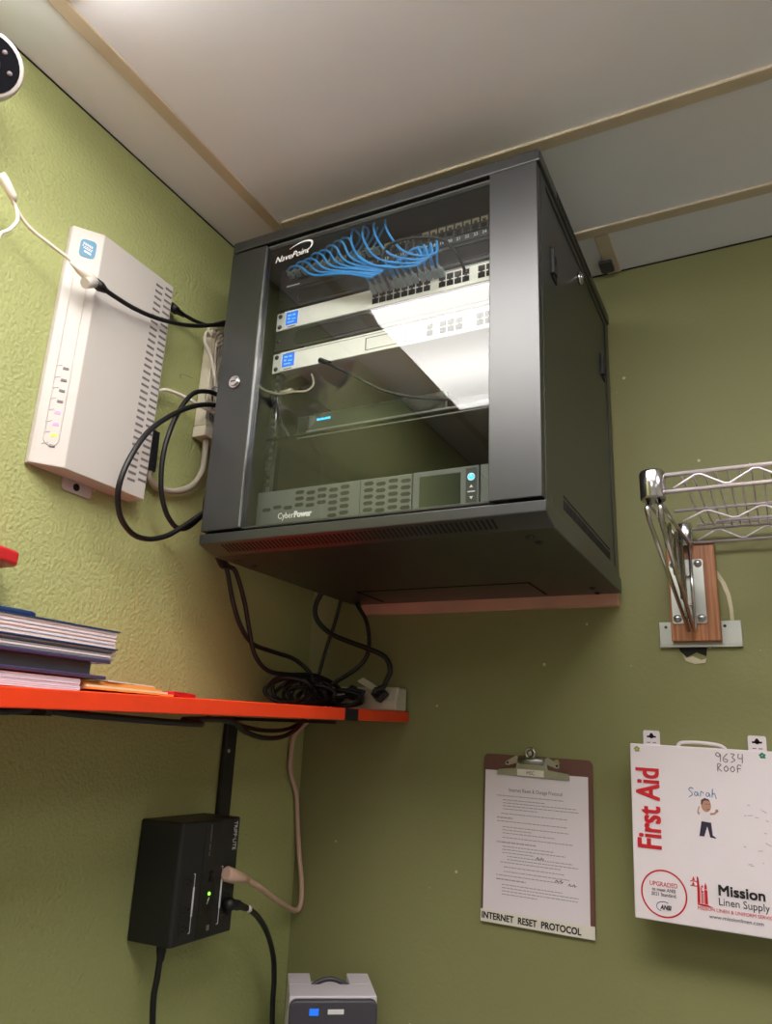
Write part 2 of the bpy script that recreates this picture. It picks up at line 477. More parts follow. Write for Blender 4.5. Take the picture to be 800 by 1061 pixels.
# front frame posts inside the cabinet and perforated mounting rails
XL, XR = 0.182, 0.665
for xr in (XL + 0.008, XR - 0.008):
    for yy, nm in ((-0.470, 'mounting_rail'), (-0.09, 'mounting_rail')):
        b = MB(); b.box((xr - 0.011, yy, ZB), (xr + 0.011, yy + 0.002, ZC)); b.box((xr - 0.011, yy, ZB), (xr - 0.009, yy + 0.04, ZC))
        rl = b.build(nm, M['blackin'], rack)
    b = MB()
    for i in range(36):
        z = 1.872 + i * 0.01483
        b.box((xr - 0.0035, -0.4712, z - 0.0035), (xr + 0.0035, -0.4702, z + 0.0035))
    b.build('rail_holes', M['steel'], rack)
MB().box((X0 + 0.02, YF + 0.02, ZB), (X0 + 0.035, YF + 0.045, ZC)).build('front_post', M['blackin'], rack)
MB().box((X1 - 0.035, YF + 0.02, ZB), (X1 - 0.02, YF + 0.045, ZC)).build('front_post', M['blackin'], rack)
# door
GY = YF - 0.0005
door = MB()
door.box((X0 + 0.005, YF - 0.004, ZD0), (0.2075, YF + 0.014, 2.4085))
door.box((0.6425, YF - 0.004, ZD0), (X1 - 0.004, YF + 0.014, 2.4125))
door.box((0.2075, YF + 0.006, 2.402), (0.6425, YF + 0.014, 2.4125))
door.box((0.2075, YF + 0.006, ZD0), (0.6425, YF + 0.014, ZD0 + 0.005))
door = door.build('door', M['black'], rack, bevel=0.0012)
MB().box((0.208, YF + 0.001, ZD0 + 0.001), (0.642, YF + 0.005, 2.4085)).build('glass_pane', M['glass'], door)
MB().box((0.2075, YF - 0.0035, ZD0 + 0.003), (0.2086, YF + 0.0005, 2.406)).build('edge_trim', M['steel'], door, 'thin bright metal edge beside the glass')
MB().box((0.210, YF - 0.0005, 2.4035), (0.642, YF + 0.0008, 2.4055)).build('edge_trim', M['grille'], door)
p = V((0.1684, YF - 0.004, 2.1344))
b = MB(); b.cyl(p, p + V((0, -0.004, 0)), 0.0115, 24); b.cyl(p + V((0, -0.004, 0)), p + V((0, -0.007, 0)), 0.009, 24, r2=0.008); b.box(p + V((-0.0045, -0.0076, -0.001)), p + V((0.0045, -0.0068, 0.001)), 1)
b.build('lock', [M['chrome'], M['vent']], door, 'chrome key lock')
textmesh('NavePoint', 0.0185, (1, 0, 0.055), (0.1, 0, 1), (0.2265, YF + 0.0004, 2.3655), M['whiteink'], door, bold=0.00008, xs=0.93, shear=0.22, depth=0.0002)
sw = [V((x, YF + 0.0002, z)) for x, z in ((0.2575, 2.3875), (0.266, 2.3915), (0.277, 2.3945), (0.288, 2.3960), (0.298, 2.3948), (0.3045, 2.3915), (0.306, 2.3855), (0.304, 2.3805), (0.3005, 2.3772))]
swp = spline(sw, 5); wv_ = []
for i, q in enumerate(swp):
    t = i / (len(swp) - 1); wv_.append(0.0003 + 0.0016 * math.sin(math.pi * min(1, t * 0.62)) * (1 if t < 0.8 else (1 - t) / 0.2 + 0.05))
b = MB(); o = 0
for i, q in enumerate(swp):
    d = (swp[min(i + 1, len(swp) - 1)] - swp[max(i - 1, 0)]).normalized(); nn = V((-d.z, 0, d.x))
    b.v += [q + nn * wv_[i], q - nn * wv_[i]]
for i in range(len(swp) - 1): b.quad([2 * i, 2 * i + 1, 2 * i + 3, 2 * i + 2])
b.build('logo_swoosh', M['whiteink'], door)

# wooden board behind the cabinet
b = MB(); b.box((0.145, -0.020, 1.807), (0.7150, -0.0005, 2.432))
tag(b.build('mounting_board', M['wood'], bevel=0.001, seg=1), 'reddish wooden backing board between the cabinet and the wall', 'board')

# ------------------------------------------------------------------ rack units
UY = -0.477


def ear_screws(root, z, xs=(XL + 0.008, XR - 0.008)):
    for x in xs:
        q = MB(); q.dome((x, UY - 0.002, z), (0, -1, 0), 0.0042, 0.0025, 10); q.build('screw', M['blackin'], root)


# patch panel
z0, z1 = 2.3663, 2.4108
pp = thing('patch_panel', 'black 24 port patch panel in the topmost slot of the cabinet', 'patch panel', (0.4235, UY, z0))
MB().box((XL, UY - 0.002, z0), (XR, UY, z1)).box((XL + 0.02, UY, z0 + 0.004), (XR - 0.02, UY + 0.03, z1 - 0.004)).build('faceplate', M['blackin'], pp, bevel=0.0006, seg=1)
ear_screws(pp, (z0 + z1) / 2)
portx = []
for i in range(24):
    gidx = i // 8; x = 0.2135 + i * 0.0158 + gidx * 0.0135
    portx.append(x)
    b = MB(); zc = 2.3885
    b.box((x - 0.0072, UY - 0.0045, zc - 0.0065), (x + 0.0072, UY - 0.002, zc + 0.0065), 0)
    b.box((x - 0.0052, UY - 0.0049, zc - 0.0045), (x + 0.0052, UY - 0.0040, zc + 0.0035), 1)
    b.box((x - 0.002, UY - 0.0049, zc - 0.006), (x + 0.002, UY - 0.0040, zc - 0.0045), 1)
    # little icon window above the jack
    b.box((x - 0.0062, UY - 0.0030, zc + 0.0095), (x + 0.0062, UY - 0.0020, zc + 0.0185), 2)
    b.box((x - 0.0030, UY - 0.0034, zc + 0.0092), (x + 0.0030, UY - 0.0024, zc + 0.0135), 0)
    pt = b.build('port', [M['portgrey'], M['vent'], M['iconp']], pp)
    if i >= 8: textmesh(str(i + 1), 0.0085, (1, 0, 0), (0, 0, 1), (x, UY - 0.0024, 2.3725), M['whiteink'], pp, name='port_number', align='CENTER', depth=0.0001)
MB().box((XL + 0.016, UY - 0.0026, 2.371), (XL + 0.046, UY - 0.002, 2.3735)).build('label_strip', M['whiteink'], pp, 'thin white strip')


# brush cable managers
def brush(z0, label):
    z1 = z0 + 0.0445
    t = thing('cable_manager', label, 'cable manager', (0.4235, UY, z0))
    b = MB(); b.box((XL, UY - 0.002, z0 + 0.0005), (XR, UY, z1 - 0.0005)); b.build('faceplate', M['blackin'], t, bevel=0.0006, seg=1)
    zc = (z0 + z1) / 2
    ring = [V((x, UY - 0.0025, z)) for x, z in rrect(0.4235, zc, 0.198, 0.0145, 0.0144, 8)]
    b = MB(); b.tube(ring, 0.0016, 6, closed=True); b.build('slot_rim', M['blackin'], t)
    b = MB()
    b.prism([V((x, UY - 0.0021, z)) for x, z in rrect(0.4235, zc, 0.198, 0.0145, 0.0144, 8)], (0, -0.0006, 0)); b.build('brush', M['vent'], t)
    ear_screws(t, zc)
    return t


brush(2.3216, 'black slotted cable manager plate directly below the patch panel')
brush(2.2327, 'black slotted cable manager plate between the two white switches')


def quadports(t, x, z0, z1, n, rows=2):
    for i in range(n):
        for k in range(rows):
            h = (z1 - z0) / rows
            q = MB(); xc = x + i * 0.0145; zc = z0 + h * (k + 0.5)
            q.box((xc - 0.0060, UY - 0.0049, zc - h * 0.38), (xc + 0.0060, UY - 0.0038, zc + h * 0.38)); q.box((xc - 0.0025, UY - 0.0049, zc + (h * 0.38 if k == 0 else -h * 0.46)), (xc + 0.0025, UY - 0.0038, zc + (h * 0.46 if k == 0 else -h * 0.38)))
            q.build('port', M['vent'], t)


def switch(z0, z1, label):
    t = thing('network_switch', label, 'network switch', (0.4235, UY, z0))
    b = MB(); b.box((XL + 0.018, UY - 0.004, z0), (XR - 0.018, -0.20, z1)); b.build('body', M['silver'], t, bevel=0.001, seg=1)
    for s, x in ((-1, XL), (1, XR)):
        b = MB(); xa, xb = (x, x + 0.017) if s < 0 else (x - 0.017, x)
        b.box((xa, UY - 0.002, z0 + 0.0005), (xb, UY, z1 - 0.0005)); b.build('rack_ear', M['silver'], t, bevel=0.0006, seg=1)
        for zz in (z0 + 0.008, z1 - 0.008):
            q = MB(); q.dome(((xa + xb) / 2, UY - 0.002, zz), (0, -1, 0), 0.0048, 0.003, 10); q.build('screw', M['blackin'], t)
    MB().box((XL + 0.0185, UY - 0.0046, z0 + 0.001), (XL + 0.021, UY - 0.0036, z1 - 0.001)).build('edge_strip', M['whiteink'], t)
    zc = (z0 + z1) / 2
    sc = MB().box((XL + 0.024, UY - 0.0052, zc - 0.012), (XL + 0.05, UY - 0.0038, zc + 0.0145)).build('display', M['bluelcd'], t, 'small glowing blue square display')
    b = MB()
    for (dx, dz, ww, hh) in ((0.004, 0.006, 0.008, 0.003), (0.015, 0.006, 0.006, 0.003), (0.004, -0.001, 0.005, 0.003), (0.013, -0.002, 0.009, 0.002), (0.004, -0.008, 0.015, 0.002)):
        b.box((XL + 0.024 + dx, UY - 0.0056, zc + dz), (XL + 0.024 + dx + ww, UY - 0.0051, zc + dz + hh))
    b.build('display_readout', emit('pale_blue_readout', lin(120, 180, 250), 0.7), sc)
    MB().box((XL + 0.028, UY - 0.0046, z0 + 0.0025), (XL + 0.046, UY - 0.0038, z0 + 0.0042)).build('model_mark', M['greyink'], t)
    return t


SA0, SA1 = 2.2772, 2.3160
SB0, SB1 = 2.1880, 2.2285
s1 = switch(SA0, SA1, 'upper of the two white rack units in the cabinet, full of blue plugs')
quadports(s1, 0.3985, SA0 + 0.006, SA1 - 0.006, 8)
quadports(s1, 0.5285, SA0 + 0.006, SA1 - 0.006, 4)
quadports(s1, 0.6000, SA0 + 0.006, SA1 - 0.006, 3)
b = MB(); b.box((0.40, UY - 0.0046, SA1 - 0.003), (0.63, UY - 0.0038, SA1 - 0.0022)); b.build('seam_line', M['greyink'], s1)
s2 = switch(SB0, SB1, 'lower of the two white rack units in the cabinet, with drive bay outlines')
for xa, xb in ((0.3830, 0.4590), (0.4615, 0.4910)):
    b = MB(); za, zb = SB0 + 0.006, SB1 - 0.010; wd = 0.0011
    b.box((xa, UY - 0.0046, za), (xb, UY - 0.0038, za + wd)); b.box((xa, UY - 0.0046, zb - wd), (xb, UY - 0.0038, zb)); b.box((xa, UY - 0.0046, za), (xa + wd * 1.6, UY - 0.0038, zb)); b.box((xb - wd, UY - 0.0046, za), (xb, UY - 0.0038, zb))
    b.build('drive_bay', M['greyink'], s2)
b = MB(); b.box((XL + 0.03, UY - 0.0046, SB1 - 0.005), (XR - 0.03, UY - 0.0038, SB1 - 0.0042)); b.build('seam_line', M['greyink'], s2)
quadports(s2, 0.5080, SB0 + 0.006, SB1 - 0.008, 1)
quadports(s2, 0.5320, SB0 + 0.006, SB1 - 0.008, 3)
quadports(s2, 0.5980, SB0 + 0.006, SB1 - 0.008, 4)

# shelf with the recorder
sh = thing('rack_shelf', 'thin black metal shelf across the middle of the cabinet', 'shelf', (0.4235, UY, 2.045))
b = MB(); b.box((XL + 0.004, UY - 0.004, 2.053), (XR - 0.004, -0.16, 2.0555)); b.build('tray', M['blackin'], sh)
b = MB(); b.box((XL + 0.09, UY - 0.006, 2.0535), (XR - 0.016, UY - 0.004, 2.0575)).box((XL + 0.07, UY - 0.004, 2.0450), (XR - 0.016, UY - 0.002, 2.0475)); b.build('front_lip', M['grille'], sh, bevel=0.0006, seg=1)
for x in (XL, XR - 0.016):
    b = MB(); b.box((x, UY - 0.002, 2.035), (x + 0.016, UY, 2.078)); b.build('rack_ear', M['blackin'], sh, bevel=0.0006, seg=1)
nv = thing('video_recorder', 'flat dark recorder box with a blue light, standing on the cabinet shelf', 'recorder', (0.39, -0.33, 2.0556))
b = MB(); b.box((0.235, -0.462, 2.0585), (0.535, -0.24, 2.100)); b.build('body', M['plastic'], nv, bevel=0.004)
b = MB(); b.box((0.2395, -0.4632, 2.0625), (0.5305, -0.4615, 2.0965)); fp = b.build('front_panel', M['lcd'], nv, bevel=0.001, seg=1)
b = MB(); xx = 0.281
for ww in (0.004, 0.003, 0.004, 0.003, 0.004, 0.005):
    b.box((xx, -0.4638, 2.0835), (xx + ww, -0.4630, 2.0865 + 0.0008 * (ww > 0.0035))); xx += ww + 0.001
b.build('indicator', M['blueled'], nv, 'small glowing blue mark')
for x in (0.26, 0.51):
    for y in (-0.44, -0.26): MB().cyl((x, y, 2.0556), (x, y, 2.0588), 0.008, 12).build('foot', M['rubber'], nv)
b = MB(); b.box((0.548, -0.458, 2.0558), (0.640, -0.38, 2.0860)); ad = b.build('power_adapter', M['plastic'], bevel=0.006)
tag(ad, 'black power adapter block at the right end of the cabinet shelf', 'adapter')
MB().box((0.588, -0.4588, 2.0635), (0.606, -0.4575, 2.0705)).build('label_sticker', M['whiteink'], ad, 'small white label')

# rack mount battery backup
uy = UY - 0.009
ups = thing('rack_battery_backup', 'dark grey rack battery backup with honeycomb grille at the bottom of the cabinet', 'battery backup', (0.4235, UY, 1.8605))
uz0, uz1 = 1.8615, 1.9500
b = MB(); b.box((XL + 0.018, UY, uz0), (XR - 0.018, -0.10, uz1)); b.build('body', M['blackin'], ups)
b = MB(); b.box((XL, uy, uz0), (0.486, UY, uz1)); b.build('front_bezel', M['grille'], ups, bevel=0.002)
b = MB(); b.box((0.488, uy, uz0), (0.600, UY, uz1)); b.box((0.602, uy, uz0), (XR, UY, uz1)); b.build('control_panel', M['grille'], ups, bevel=0.0015)
b = MB()
for rI in range(7):
    for cI in range(13):
        x = 0.2045 + cI * 0.0226; z = 1.8705 + rI * 0.0113 + (0.0028 if cI % 2 else 0)
        if x > 0.480 or z > 1.9455 or (x < 0.318 and 1.889 < z < 1.913) or abs(x - 0.3925) < 0.011 or (x < 0.25 and z > 1.925): continue
        hw, hh = 0.0095, 0.0033
        b.prism([V((x + dx, uy - 0.0004, z + dz)) for dx, dz in ((-hw, 0), (-hw * 0.66, hh), (hw * 0.66, hh), (hw, 0), (hw * 0.66, -hh), (-hw * 0.66, -hh))], (0, 0.0008, 0))
b.build('honeycomb_vents', M['vent'], ups)
b = MB(); b.box((0.3920, uy - 0.0006, uz0 + 0.003), (0.3930, uy + 0.0006, uz1 - 0.002)); b.build('seam_line', M['vent'], ups)
b = MB(); b.box((0.500, uy - 0.0008, 1.879), (0.570, uy + 0.001, 1.941)); b.build('display', M['lcd'], ups, bevel=0.0004, seg=1)
b = MB(); b.box((0.579, uy - 0.0008, 1.868), (0.597, uy + 0.001, 1.946)); b.build('button_strip', M['plastic'], ups)
pc = V((0.588, uy - 0.0009, 1.931))
b = MB(); b.cyl(pc, pc + V((0, -0.0012, 0)), 0.0062, 18, 0); b.cyl(pc + V((0, -0.0012, 0)), pc + V((0, -0.0018, 0)), 0.0048, 18, 1); b.box(pc + V((-0.0008, -0.0021, -0.0005)), pc + V((0.0008, -0.0016, 0.0035)), 0)
b.build('power_button', [M['whiteink'], M['blueled']], ups, 'round power button glowing blue')
b = MB()
b.prism([pc + V((-0.003, 0.0002, -0.017)), pc + V((0.003, 0.0002, -0.017)), pc + V((0, 0.0002, -0.0125))], (0, -0.0005, 0))
b.box(pc + V((-0.006, -0.0003, -0.0245)), pc + V((0.006, 0.0002, -0.0228)))
b.prism([pc + V((-0.003, 0.0002, -0.0315)), pc + V((0.003, 0.0002, -0.0315)), pc + V((0, 0.0002, -0.036))], (0, -0.0005, 0))
b.build('button_marks', M['whiteink'], ups)
textmesh('Cyber', 0.0155, (1, 0, 0), (0, 0, 1), (0.2300, uy - 0.0008, 1.8965), M['whiteink'], ups, bold=0.00005, xs=0.86)
textmesh('Power', 0.0155, (1, 0, 0), (0, 0, 1), (0.2640, uy - 0.0008, 1.8965), M['whiteink'], ups, bold=0.0005, xs=0.86)

# ------------------------------------------------------------------ cables
CABLE_G = {}


def cable(name, label, pts, r, m, per=8, n=8, ends=(), cat='cable', group=None):
    """one cable; ends: (kind, point, direction) of its connectors, built as parts"""
    pts = [V(p) for p in pts]
    t = thing(name, label, cat, pts[0], group)
    MB().tube(spline(pts, per), r, n).build('cord', m, t)
    for e in ends:
        e(t)
    return t


def boot(p, d, L=0.022, w=0.0043, h=0.0038, m=None):
    p, d = V(p), V(d).normalized(); a = d.orthogonal().normalized() if abs(d.z) > 0.9 else V((0, 0, 1)).cross(d).normalized(); c = d.cross(a)

    def f(t):
        b = MB(); b.obox(p + d * (L * 0.32), a * w, c * h, d * (L * 0.32)); b.tube([p + d * L * 0.6, p + d * L], [h * 0.95, h * 0.5], 8)
        b.obox(p + d * (L * 0.3) + c * (h + 0.001), a * w * 0.4, c * 0.001, d * (L * 0.28))
        b.build('connector', m or M['boot'], t)
    return f


# twelve blue patch leads from the patch panel down to the upper switch
order = ['leftmost', 'second', 'third', 'fourth', 'fifth', 'sixth', 'seventh', 'eighth', 'ninth', 'tenth', 'eleventh', 'last']
for i in range(12):
    px_ = portx[i]; zc = 2.3885
    s = random.uniform(-1.2, 1.2)
    if i < 8:
        tx = 0.3985 + i * 0.0118
        qx, qy = 300 + 7.4 * i, 284 - 2.9 * i
        pts = [(px_, UY - 0.024, zc + 0.002), BY(qx + 2, qy - 7 - 1.2 * i + s, -0.520), BY(qx + 11, qy - 7 - 1.2 * i + s, -0.532), BY(qx + 25 - i, qy + 1 - 0.2 * i, -0.537),
               BY(357 + 4.5 * i, 284 - 1.3 * i + s, -0.538), BY(386 + 3.5 * i, 287.5 - 2.0 * i, -0.535), V((tx - 0.004, -0.527, 2.327)), V((tx, UY - 0.031, 2.3135))]
    else:
        k = i - 8; tx = 0.4950 + k * 0.0118
        qx, qy = 371 + 9 * k, 262 - 3.2 * k
        pts = [(px_, UY - 0.024, zc + 0.002), BY(qx + 2, qy - 15 - 2.2 * k, -0.515), BY(qx - 5 + 2 * k, qy - 23 - 1.0 * k + s, -0.530), BY(qx - 6 + 3 * k, qy - 8 - 2 * k, -0.538),
               BY(qx + 8 + 3 * k, qy + 10 - 1.5 * k, -0.541), BY(411 + 8 * k, 277 - 4.0 * k, -0.541), BY(437 + 5 * k, 272 - 3.4 * k, -0.538), V((tx + 0.008, -0.530, 2.340)), V((tx + 0.003, -0.518, 2.326)), V((tx, UY - 0.031, 2.3135))]
    cable('network_cable', 'thin blue network lead in the patch panel, %s plug from the left' % order[i], pts, 0.0021, M['blue'], 7, 7,
          (boot((px_, UY - 0.0045, zc - 0.0005), (0, -1, 0.05)), boot((tx, UY - 0.0055, 2.3055), (0, -0.9, 0.3), 0.026)), group='blue patch leads')
# four extra grey-booted plugs and black leads at the upper switch
cable('power_cable', 'black cord arching over the blue leads to the upper white switch',
      [(0.432, UY - 0.010, 2.300), (0.436, UY - 0.058, 2.318), (0.450, UY - 0.066, 2.345), (0.478, UY - 0.066, 2.352), (0.510, UY - 0.060, 2.352), (0.545, UY - 0.05, 2.345), (0.566, UY - 0.035, 2.322), (0.572, UY - 0.0062, 2.302)], 0.0027, M['rubber'], 8)
cable('network_cable', 'blue network lead lying lowest along the front of the upper white switch',
      [(0.520, UY - 0.020, 2.312), (0.518, UY - 0.046, 2.334), (0.500, UY - 0.056, 2.336), (0.475, UY - 0.052, 2.327), (0.452, UY - 0.046, 2.321), (0.449, UY - 0.030, 2.312)], 0.0021, M['blue'], 7, 7,
      (boot((0.520, UY - 0.0055, 2.3055), (0, -0.9, 0.3), 0.024), boot((0.449, UY - 0.0055, 2.3055), (0, -0.9, 0.3), 0.024)))
# lead on the lower unit
pA = BY(333, 374, UY - 0.030)
cable('power_cable', 'black plug and cord hanging across the lower white unit towards the shelf',
      [pA, BY(345, 379, UY - 0.034), BY(370, 391, UY - 0.030), BY(396, 404, UY - 0.022), BY(425, 411, UY - 0.016), BY(462, 414, -0.462), BY(480, 414, -0.440)], [0.0042] * 6 + [0.0024] * 50 if False else 0.0026, M['rubber'], 8,
      ends=(lambda t: MB().tube([pA + V((-0.004, 0.002, 0.003)), pA + V((0.020, -0.003, -0.010))], [0.0052, 0.0040], 12).build('plug', M['rubber'], t),))
# white adapter lead hanging on the left rail
qa = BY(300, 396, UY + 0.012)
cable('adapter_cable', 'pale lead looping below the lower white unit to a small connector at the left rail',
      [BY(323, 388, UY + 0.010), BY(325, 398, UY - 0.006), BY(318, 405, UY - 0.014), BY(305, 406, UY - 0.016), BY(290, 408, UY - 0.016), BY(276, 405, UY - 0.012), BY(266, 399, UY - 0.01)], 0.0021, M['gcable'], 8,
      ends=(lambda t: MB().tube([BY(291, 407, UY - 0.016), BY(303, 404.5, UY - 0.016)], [0.0036, 0.0046], 12).build('connector', M['gcable'], t),))
b = MB(); b.obox(BY(306, 392, -0.44), (0.022, 0, 0.005), (0, 0.02, 0), (-0.003, 0, 0.012)); tag(b.build('wall_adapter', M['gcable'], bevel=0.004), 'pale adapter block under the left end of the lower white unit', 'adapter')
cable('power_cable', 'dark lead with a plug hanging down the left rail inside the cabinet',
      [BY(287, 412, UY - 0.010), BY(289, 425, UY - 0.012), BY(293, 440, UY - 0.014), BY(299, 452, UY - 0.014)], 0.0022, M['plastic'], 8,
      ends=(lambda t: MB().tube([BY(292, 440, UY - 0.014), BY(300, 454, UY - 0.014)], [0.0034, 0.0050], 12).build('plug', M['plastic'], t),))
tag(MB().tube([BY(287, 412, UY - 0.008), BY(285, 452, UY - 0.008)], 0.0013, 6).build('steel_rod', M['steel']), 'thin bright rod standing upright beside the left rail in the cabinet', 'rod')

# ------------------------------------------------------------------ white gateway box on the left wall
gw = thing('modem', 'large white slotted modem box mounted on the left wall', 'modem', (0, -0.715, 1.9135))
gz0, gz1 = 1.9135, 2.331
yl, yr_, ye = -0.822, -0.781, -0.613
prof = [(0.001, yl), (0.010, yl), (0.0135, yl + 0.004), (0.040, yr_), (0.040, ye - 0.002), (0.038, ye), (0.001, ye + 0.002)]
MB().prism([V((x, y, gz0)) for x, y in prof], (0, 0, gz1 - gz0)).build('body', M['white'], gw, bevel=0.0015)
b = MB()
for c in range(2):
    for i in range(31):
        z = gz0 + 0.020 + i * 0.01245 + (0.003 if c else 0.009)
        y = ye - 0.012 - c * 0.0235
        b.box((0.0396, y - 0.0085, z), (0.0404, y + 0.0085, z + 0.0042), 0)
b.build('vent_slots', M['greyink'], gw)
# sloping strip: rim of the status panel, lights, sticker
A0 = V((0.0135, yl + 0.004, 0)); A1 = V((0.040, yr_, 0)); sd = (A1 - A0); sl = sd.length; sd.normalize(); sn = V((sd.y, -sd.x, 0))
if sn.x < 0: sn = -sn


def strip(t, z, lift=0.0006): return A0 + sd * (t * sl) + V((0, 0, z)) + sn * lift


rim = []
for a, bq in rrect(0.44, 0, 0.26, 0.165, 0.055, 6):
    pass
zc = 2.095; hz = 0.150
pts = [strip(0.20, zc + hz), strip(0.20, zc - hz + 0.012)] + [strip(0.44 + 0.24 * math.cos(a), zc - hz + 0.012 + 0.012 * math.sin(a)) for a in [math.pi + math.pi * i / 8 for i in range(1, 8)]] + [strip(0.68, zc - hz + 0.012), strip(0.68, zc + hz)] + [strip(0.44 + 0.24 * math.cos(a), zc + hz + 0.012 * math.sin(a)) for a in [math.pi * i / 8 for i in range(1, 8)]]
MB().tube(pts, 0.0008, 6, closed=True).build('status_panel', M['white'], gw)
leds = [(70, 383), (68, 395), (66, 406), (64, 417), (62, 428.5), (60, 440.5), (58.5, 452), (56, 463)]
for i, (px, py) in enumerate(leds):
    zz = LX(px, py, 0.027).z; c = strip(0.50, zz, 0.0006)
    mm = M['pinkled'] if i in (4, 5) else M['limeled'] if i == 6 else M['greyink']
    b = MB(); b.obox(c, sd * 0.0042, V((0, 0, 0.0019)), sn * 0.0006)
    b.build('status_light', mm, gw, {4: 'pink lit status light', 5: 'pink lit status light', 6: 'yellow-green lit status light'}.get(i))
    b = MB(); b.obox(strip(0.27, zz + 0.003, 0.0004), sd * 0.0045 + V((0, 0, 0.002)), V((0, 0, 0.0006)), sn * 0.0003); b.build('status_caption', M['paleink'], gw)
pc = LX(91, 258, 0.027); cz = pc.z
b = MB(); b.prism([strip(0.50 + a / sl, cz + q, 0.0003) for a, q in rrect(0, 0, 0.0125, 0.0165, 0.007, 6)], sn * 0.0005); st = b.build('sticker', M['sticker'], gw, 'blue rounded sticker')
b = MB()
for k, (a0, a1, zq, th_) in enumerate(((-0.008, 0.008, 0.006, 0.0018), (-0.009, 0.009, 0.001, 0.0008), (-0.007, 0.007, -0.002, 0.0008), (-0.005, 0.006, -0.0075, 0.0016))):
    for j in range(5):
        u0 = a0 + (a1 - a0) * j / 5
        b.obox(strip(0.5 + (u0 + 0.0012) / sl, cz + zq - (u0) * 0.35, 0.0010), sd * 0.0011, V((0, 0, th_)), sn * 0.0002)
b.build('sticker_print', M['whiteink'], st)
tab = [V((0.0015, y, z)) for y, z in ((-0.752, 1.916), (-0.752, 1.8985), (-0.748, 1.8945), (-0.697, 1.8935), (-0.694, 1.897), (-0.694, 1.916))]
b = MB(); b.prism(tab, (0.0025, 0, 0)); tb = b.build('mounting_tab', M['white'], gw)
b = MB(); b.cyl((0.004, -0.725, 1.9045), (0.0048, -0.725, 1.9045), 0.0062, 16); b.build('screw_hole', M['vent'], tb)
for py_, pz_ in ((-0.735, 1.9115), (-0.690, 1.9105)): MB().dome((0.004, py_, pz_), (1, 0, 0), 0.003, 0.0015, 10).build('screw', M['white'], tb)
# long black connector on the far edge of the modem and its grey cable
c0, c1 = LX(157, 446, 0.018), LX(152, 487, 0.018)
amp = MB(); mid = (c0 + c1) / 2; amp.obox(mid + V((0, 0.006, 0)), (0.008, 0, 0), (0, 0.008, 0), (c1 - c0) / 2); amp.cyl(c1 + V((0.006, 0.006, 0.01)), c1 + V((0.0095, 0.006, 0.01)), 0.003, 10)
gcb = cable('phone_cable', 'thick grey phone cable curving from the modem up to the beige wiring block',
            [c1 + V((0, 0.006, 0.002)), LX(155, 496, 0.016), LX(166, 506, 0.014), LX(182, 509, 0.014), LX(198, 504, 0.016), LX(209, 489, 0.018), LX(212.5, 470, 0.02), LX(213.5, 455, 0.022)], 0.0062, M['gcable'], 8, 10,
            (lambda t: amp.build('connector', M['plastic'], t, 'long black connector', bevel=0.002),))
# beige wiring block between modem and cabinet
wb = thing('wiring_block', 'beige wiring block full of thin wires on the left wall beside the cabinet', 'wiring block', (0, -0.43, 2.087))
b = MB()
b.box((0.0015, -0.478, 2.087), (0.034, -0.360, 2.110)); b.build('lower_cap', M['cream'], wb, bevel=0.002)
b = MB(); b.box((0.0015, -0.476, 2.1115), (0.028, -0.462, 2.305)); b.box((0.0013, -0.4745, 2.1118), (0.010, -0.3605, 2.335)); b.box((0.0014, -0.425, 2.1115), (0.032, -0.360, 2.325))
b.box((0.0016, -0.4752, 2.1125), (0.030, -0.3598, 2.123)); b.build('frame', M['cream'], wb, bevel=0.0015)
b = MB()
for i in range(24):
    z = 2.13 + i * 0.008
    b.box((0.032, -0.422, z), (0.0355, -0.372, z + 0.0035))
b.build('terminal_rows', M['gcable'], wb)
for i in range(2):
    p = V((0.022, -0.470, 2.322 - i * 0.017)); MB().cyl(p, p + V((0.006, -0.016, 0.004)), 0.0055, 12).build('mounting_peg', M['cream'], wb)
cols = [M['cream'], M['gcable'], M['blueink'], M['wcable'], M['pcable'], M['greyink']]
for i in range(30):
    z = random.uniform(2.15, 2.325); y = random.uniform(-0.488, -0.440); x = 0.030 + random.random() * 0.012
    pts = [V((x, random.uniform(-0.470, -0.440), 2.125)), V((x + random.uniform(0, 0.012), y - random.uniform(-0.01, 0.022), 2.125 + (z - 2.125) * 0.4)), V((x + random.uniform(0, 0.014), y - random.uniform(-0.01, 0.02), z - 0.02)), V((0.034, -0.412, z))]
    MB().tube(spline(pts, 6), 0.00085, 5).build('wire', cols[i % 6] if i % 3 else M['cream'], wb)
for i in range(40):
    z = random.uniform(2.285, 2.332); y = -0.462 + random.uniform(-0.012, 0.05); x = 0.032 + random.random() * 0.014
    pts = [V((x, y - 0.012, z - 0.012)), V((x + 0.006, y, z + 0.003)), V((x, y + 0.018, z - 0.002)), V((x - 0.003, y + 0.03, z - 0.016))]
    MB().tube(spline(pts, 5), 0.0011, 5).build('wire', (M['gcable'], M['cream'], M['greyink'])[i % 3], wb)
MB().tube(spline([LX(200, 392, 0.02), LX(190, 388, 0.014), LX(186, 389, 0.010), LX(188, 392, 0.008)], 6), 0.0005, 5).build('wire', M['greyink'], wb)
# white cable down the block
cable('network_cable', 'white cable bent over the top of the beige wiring block', [LX(216, 348, 0.024), LX(214, 345, 0.034), LX(212.5, 354, 0.040), LX(219, 371, 0.042), LX(222.5, 390, 0.042), LX(225, 408, 0.042), LX(229, 425, 0.04)], 0.0037, M['wcable'], 8, 8)
cable('phone_cable', 'cream phone lead curving from the modem side behind the black loops', [LX(164, 405, 0.02), LX(172, 404, 0.024), LX(184, 408, 0.026), LX(196, 414, 0.03), LX(208, 421, 0.036), LX(222, 428, 0.042), LX(232, 434, 0.045)], 0.0034, M['wcable'], 8, 8)

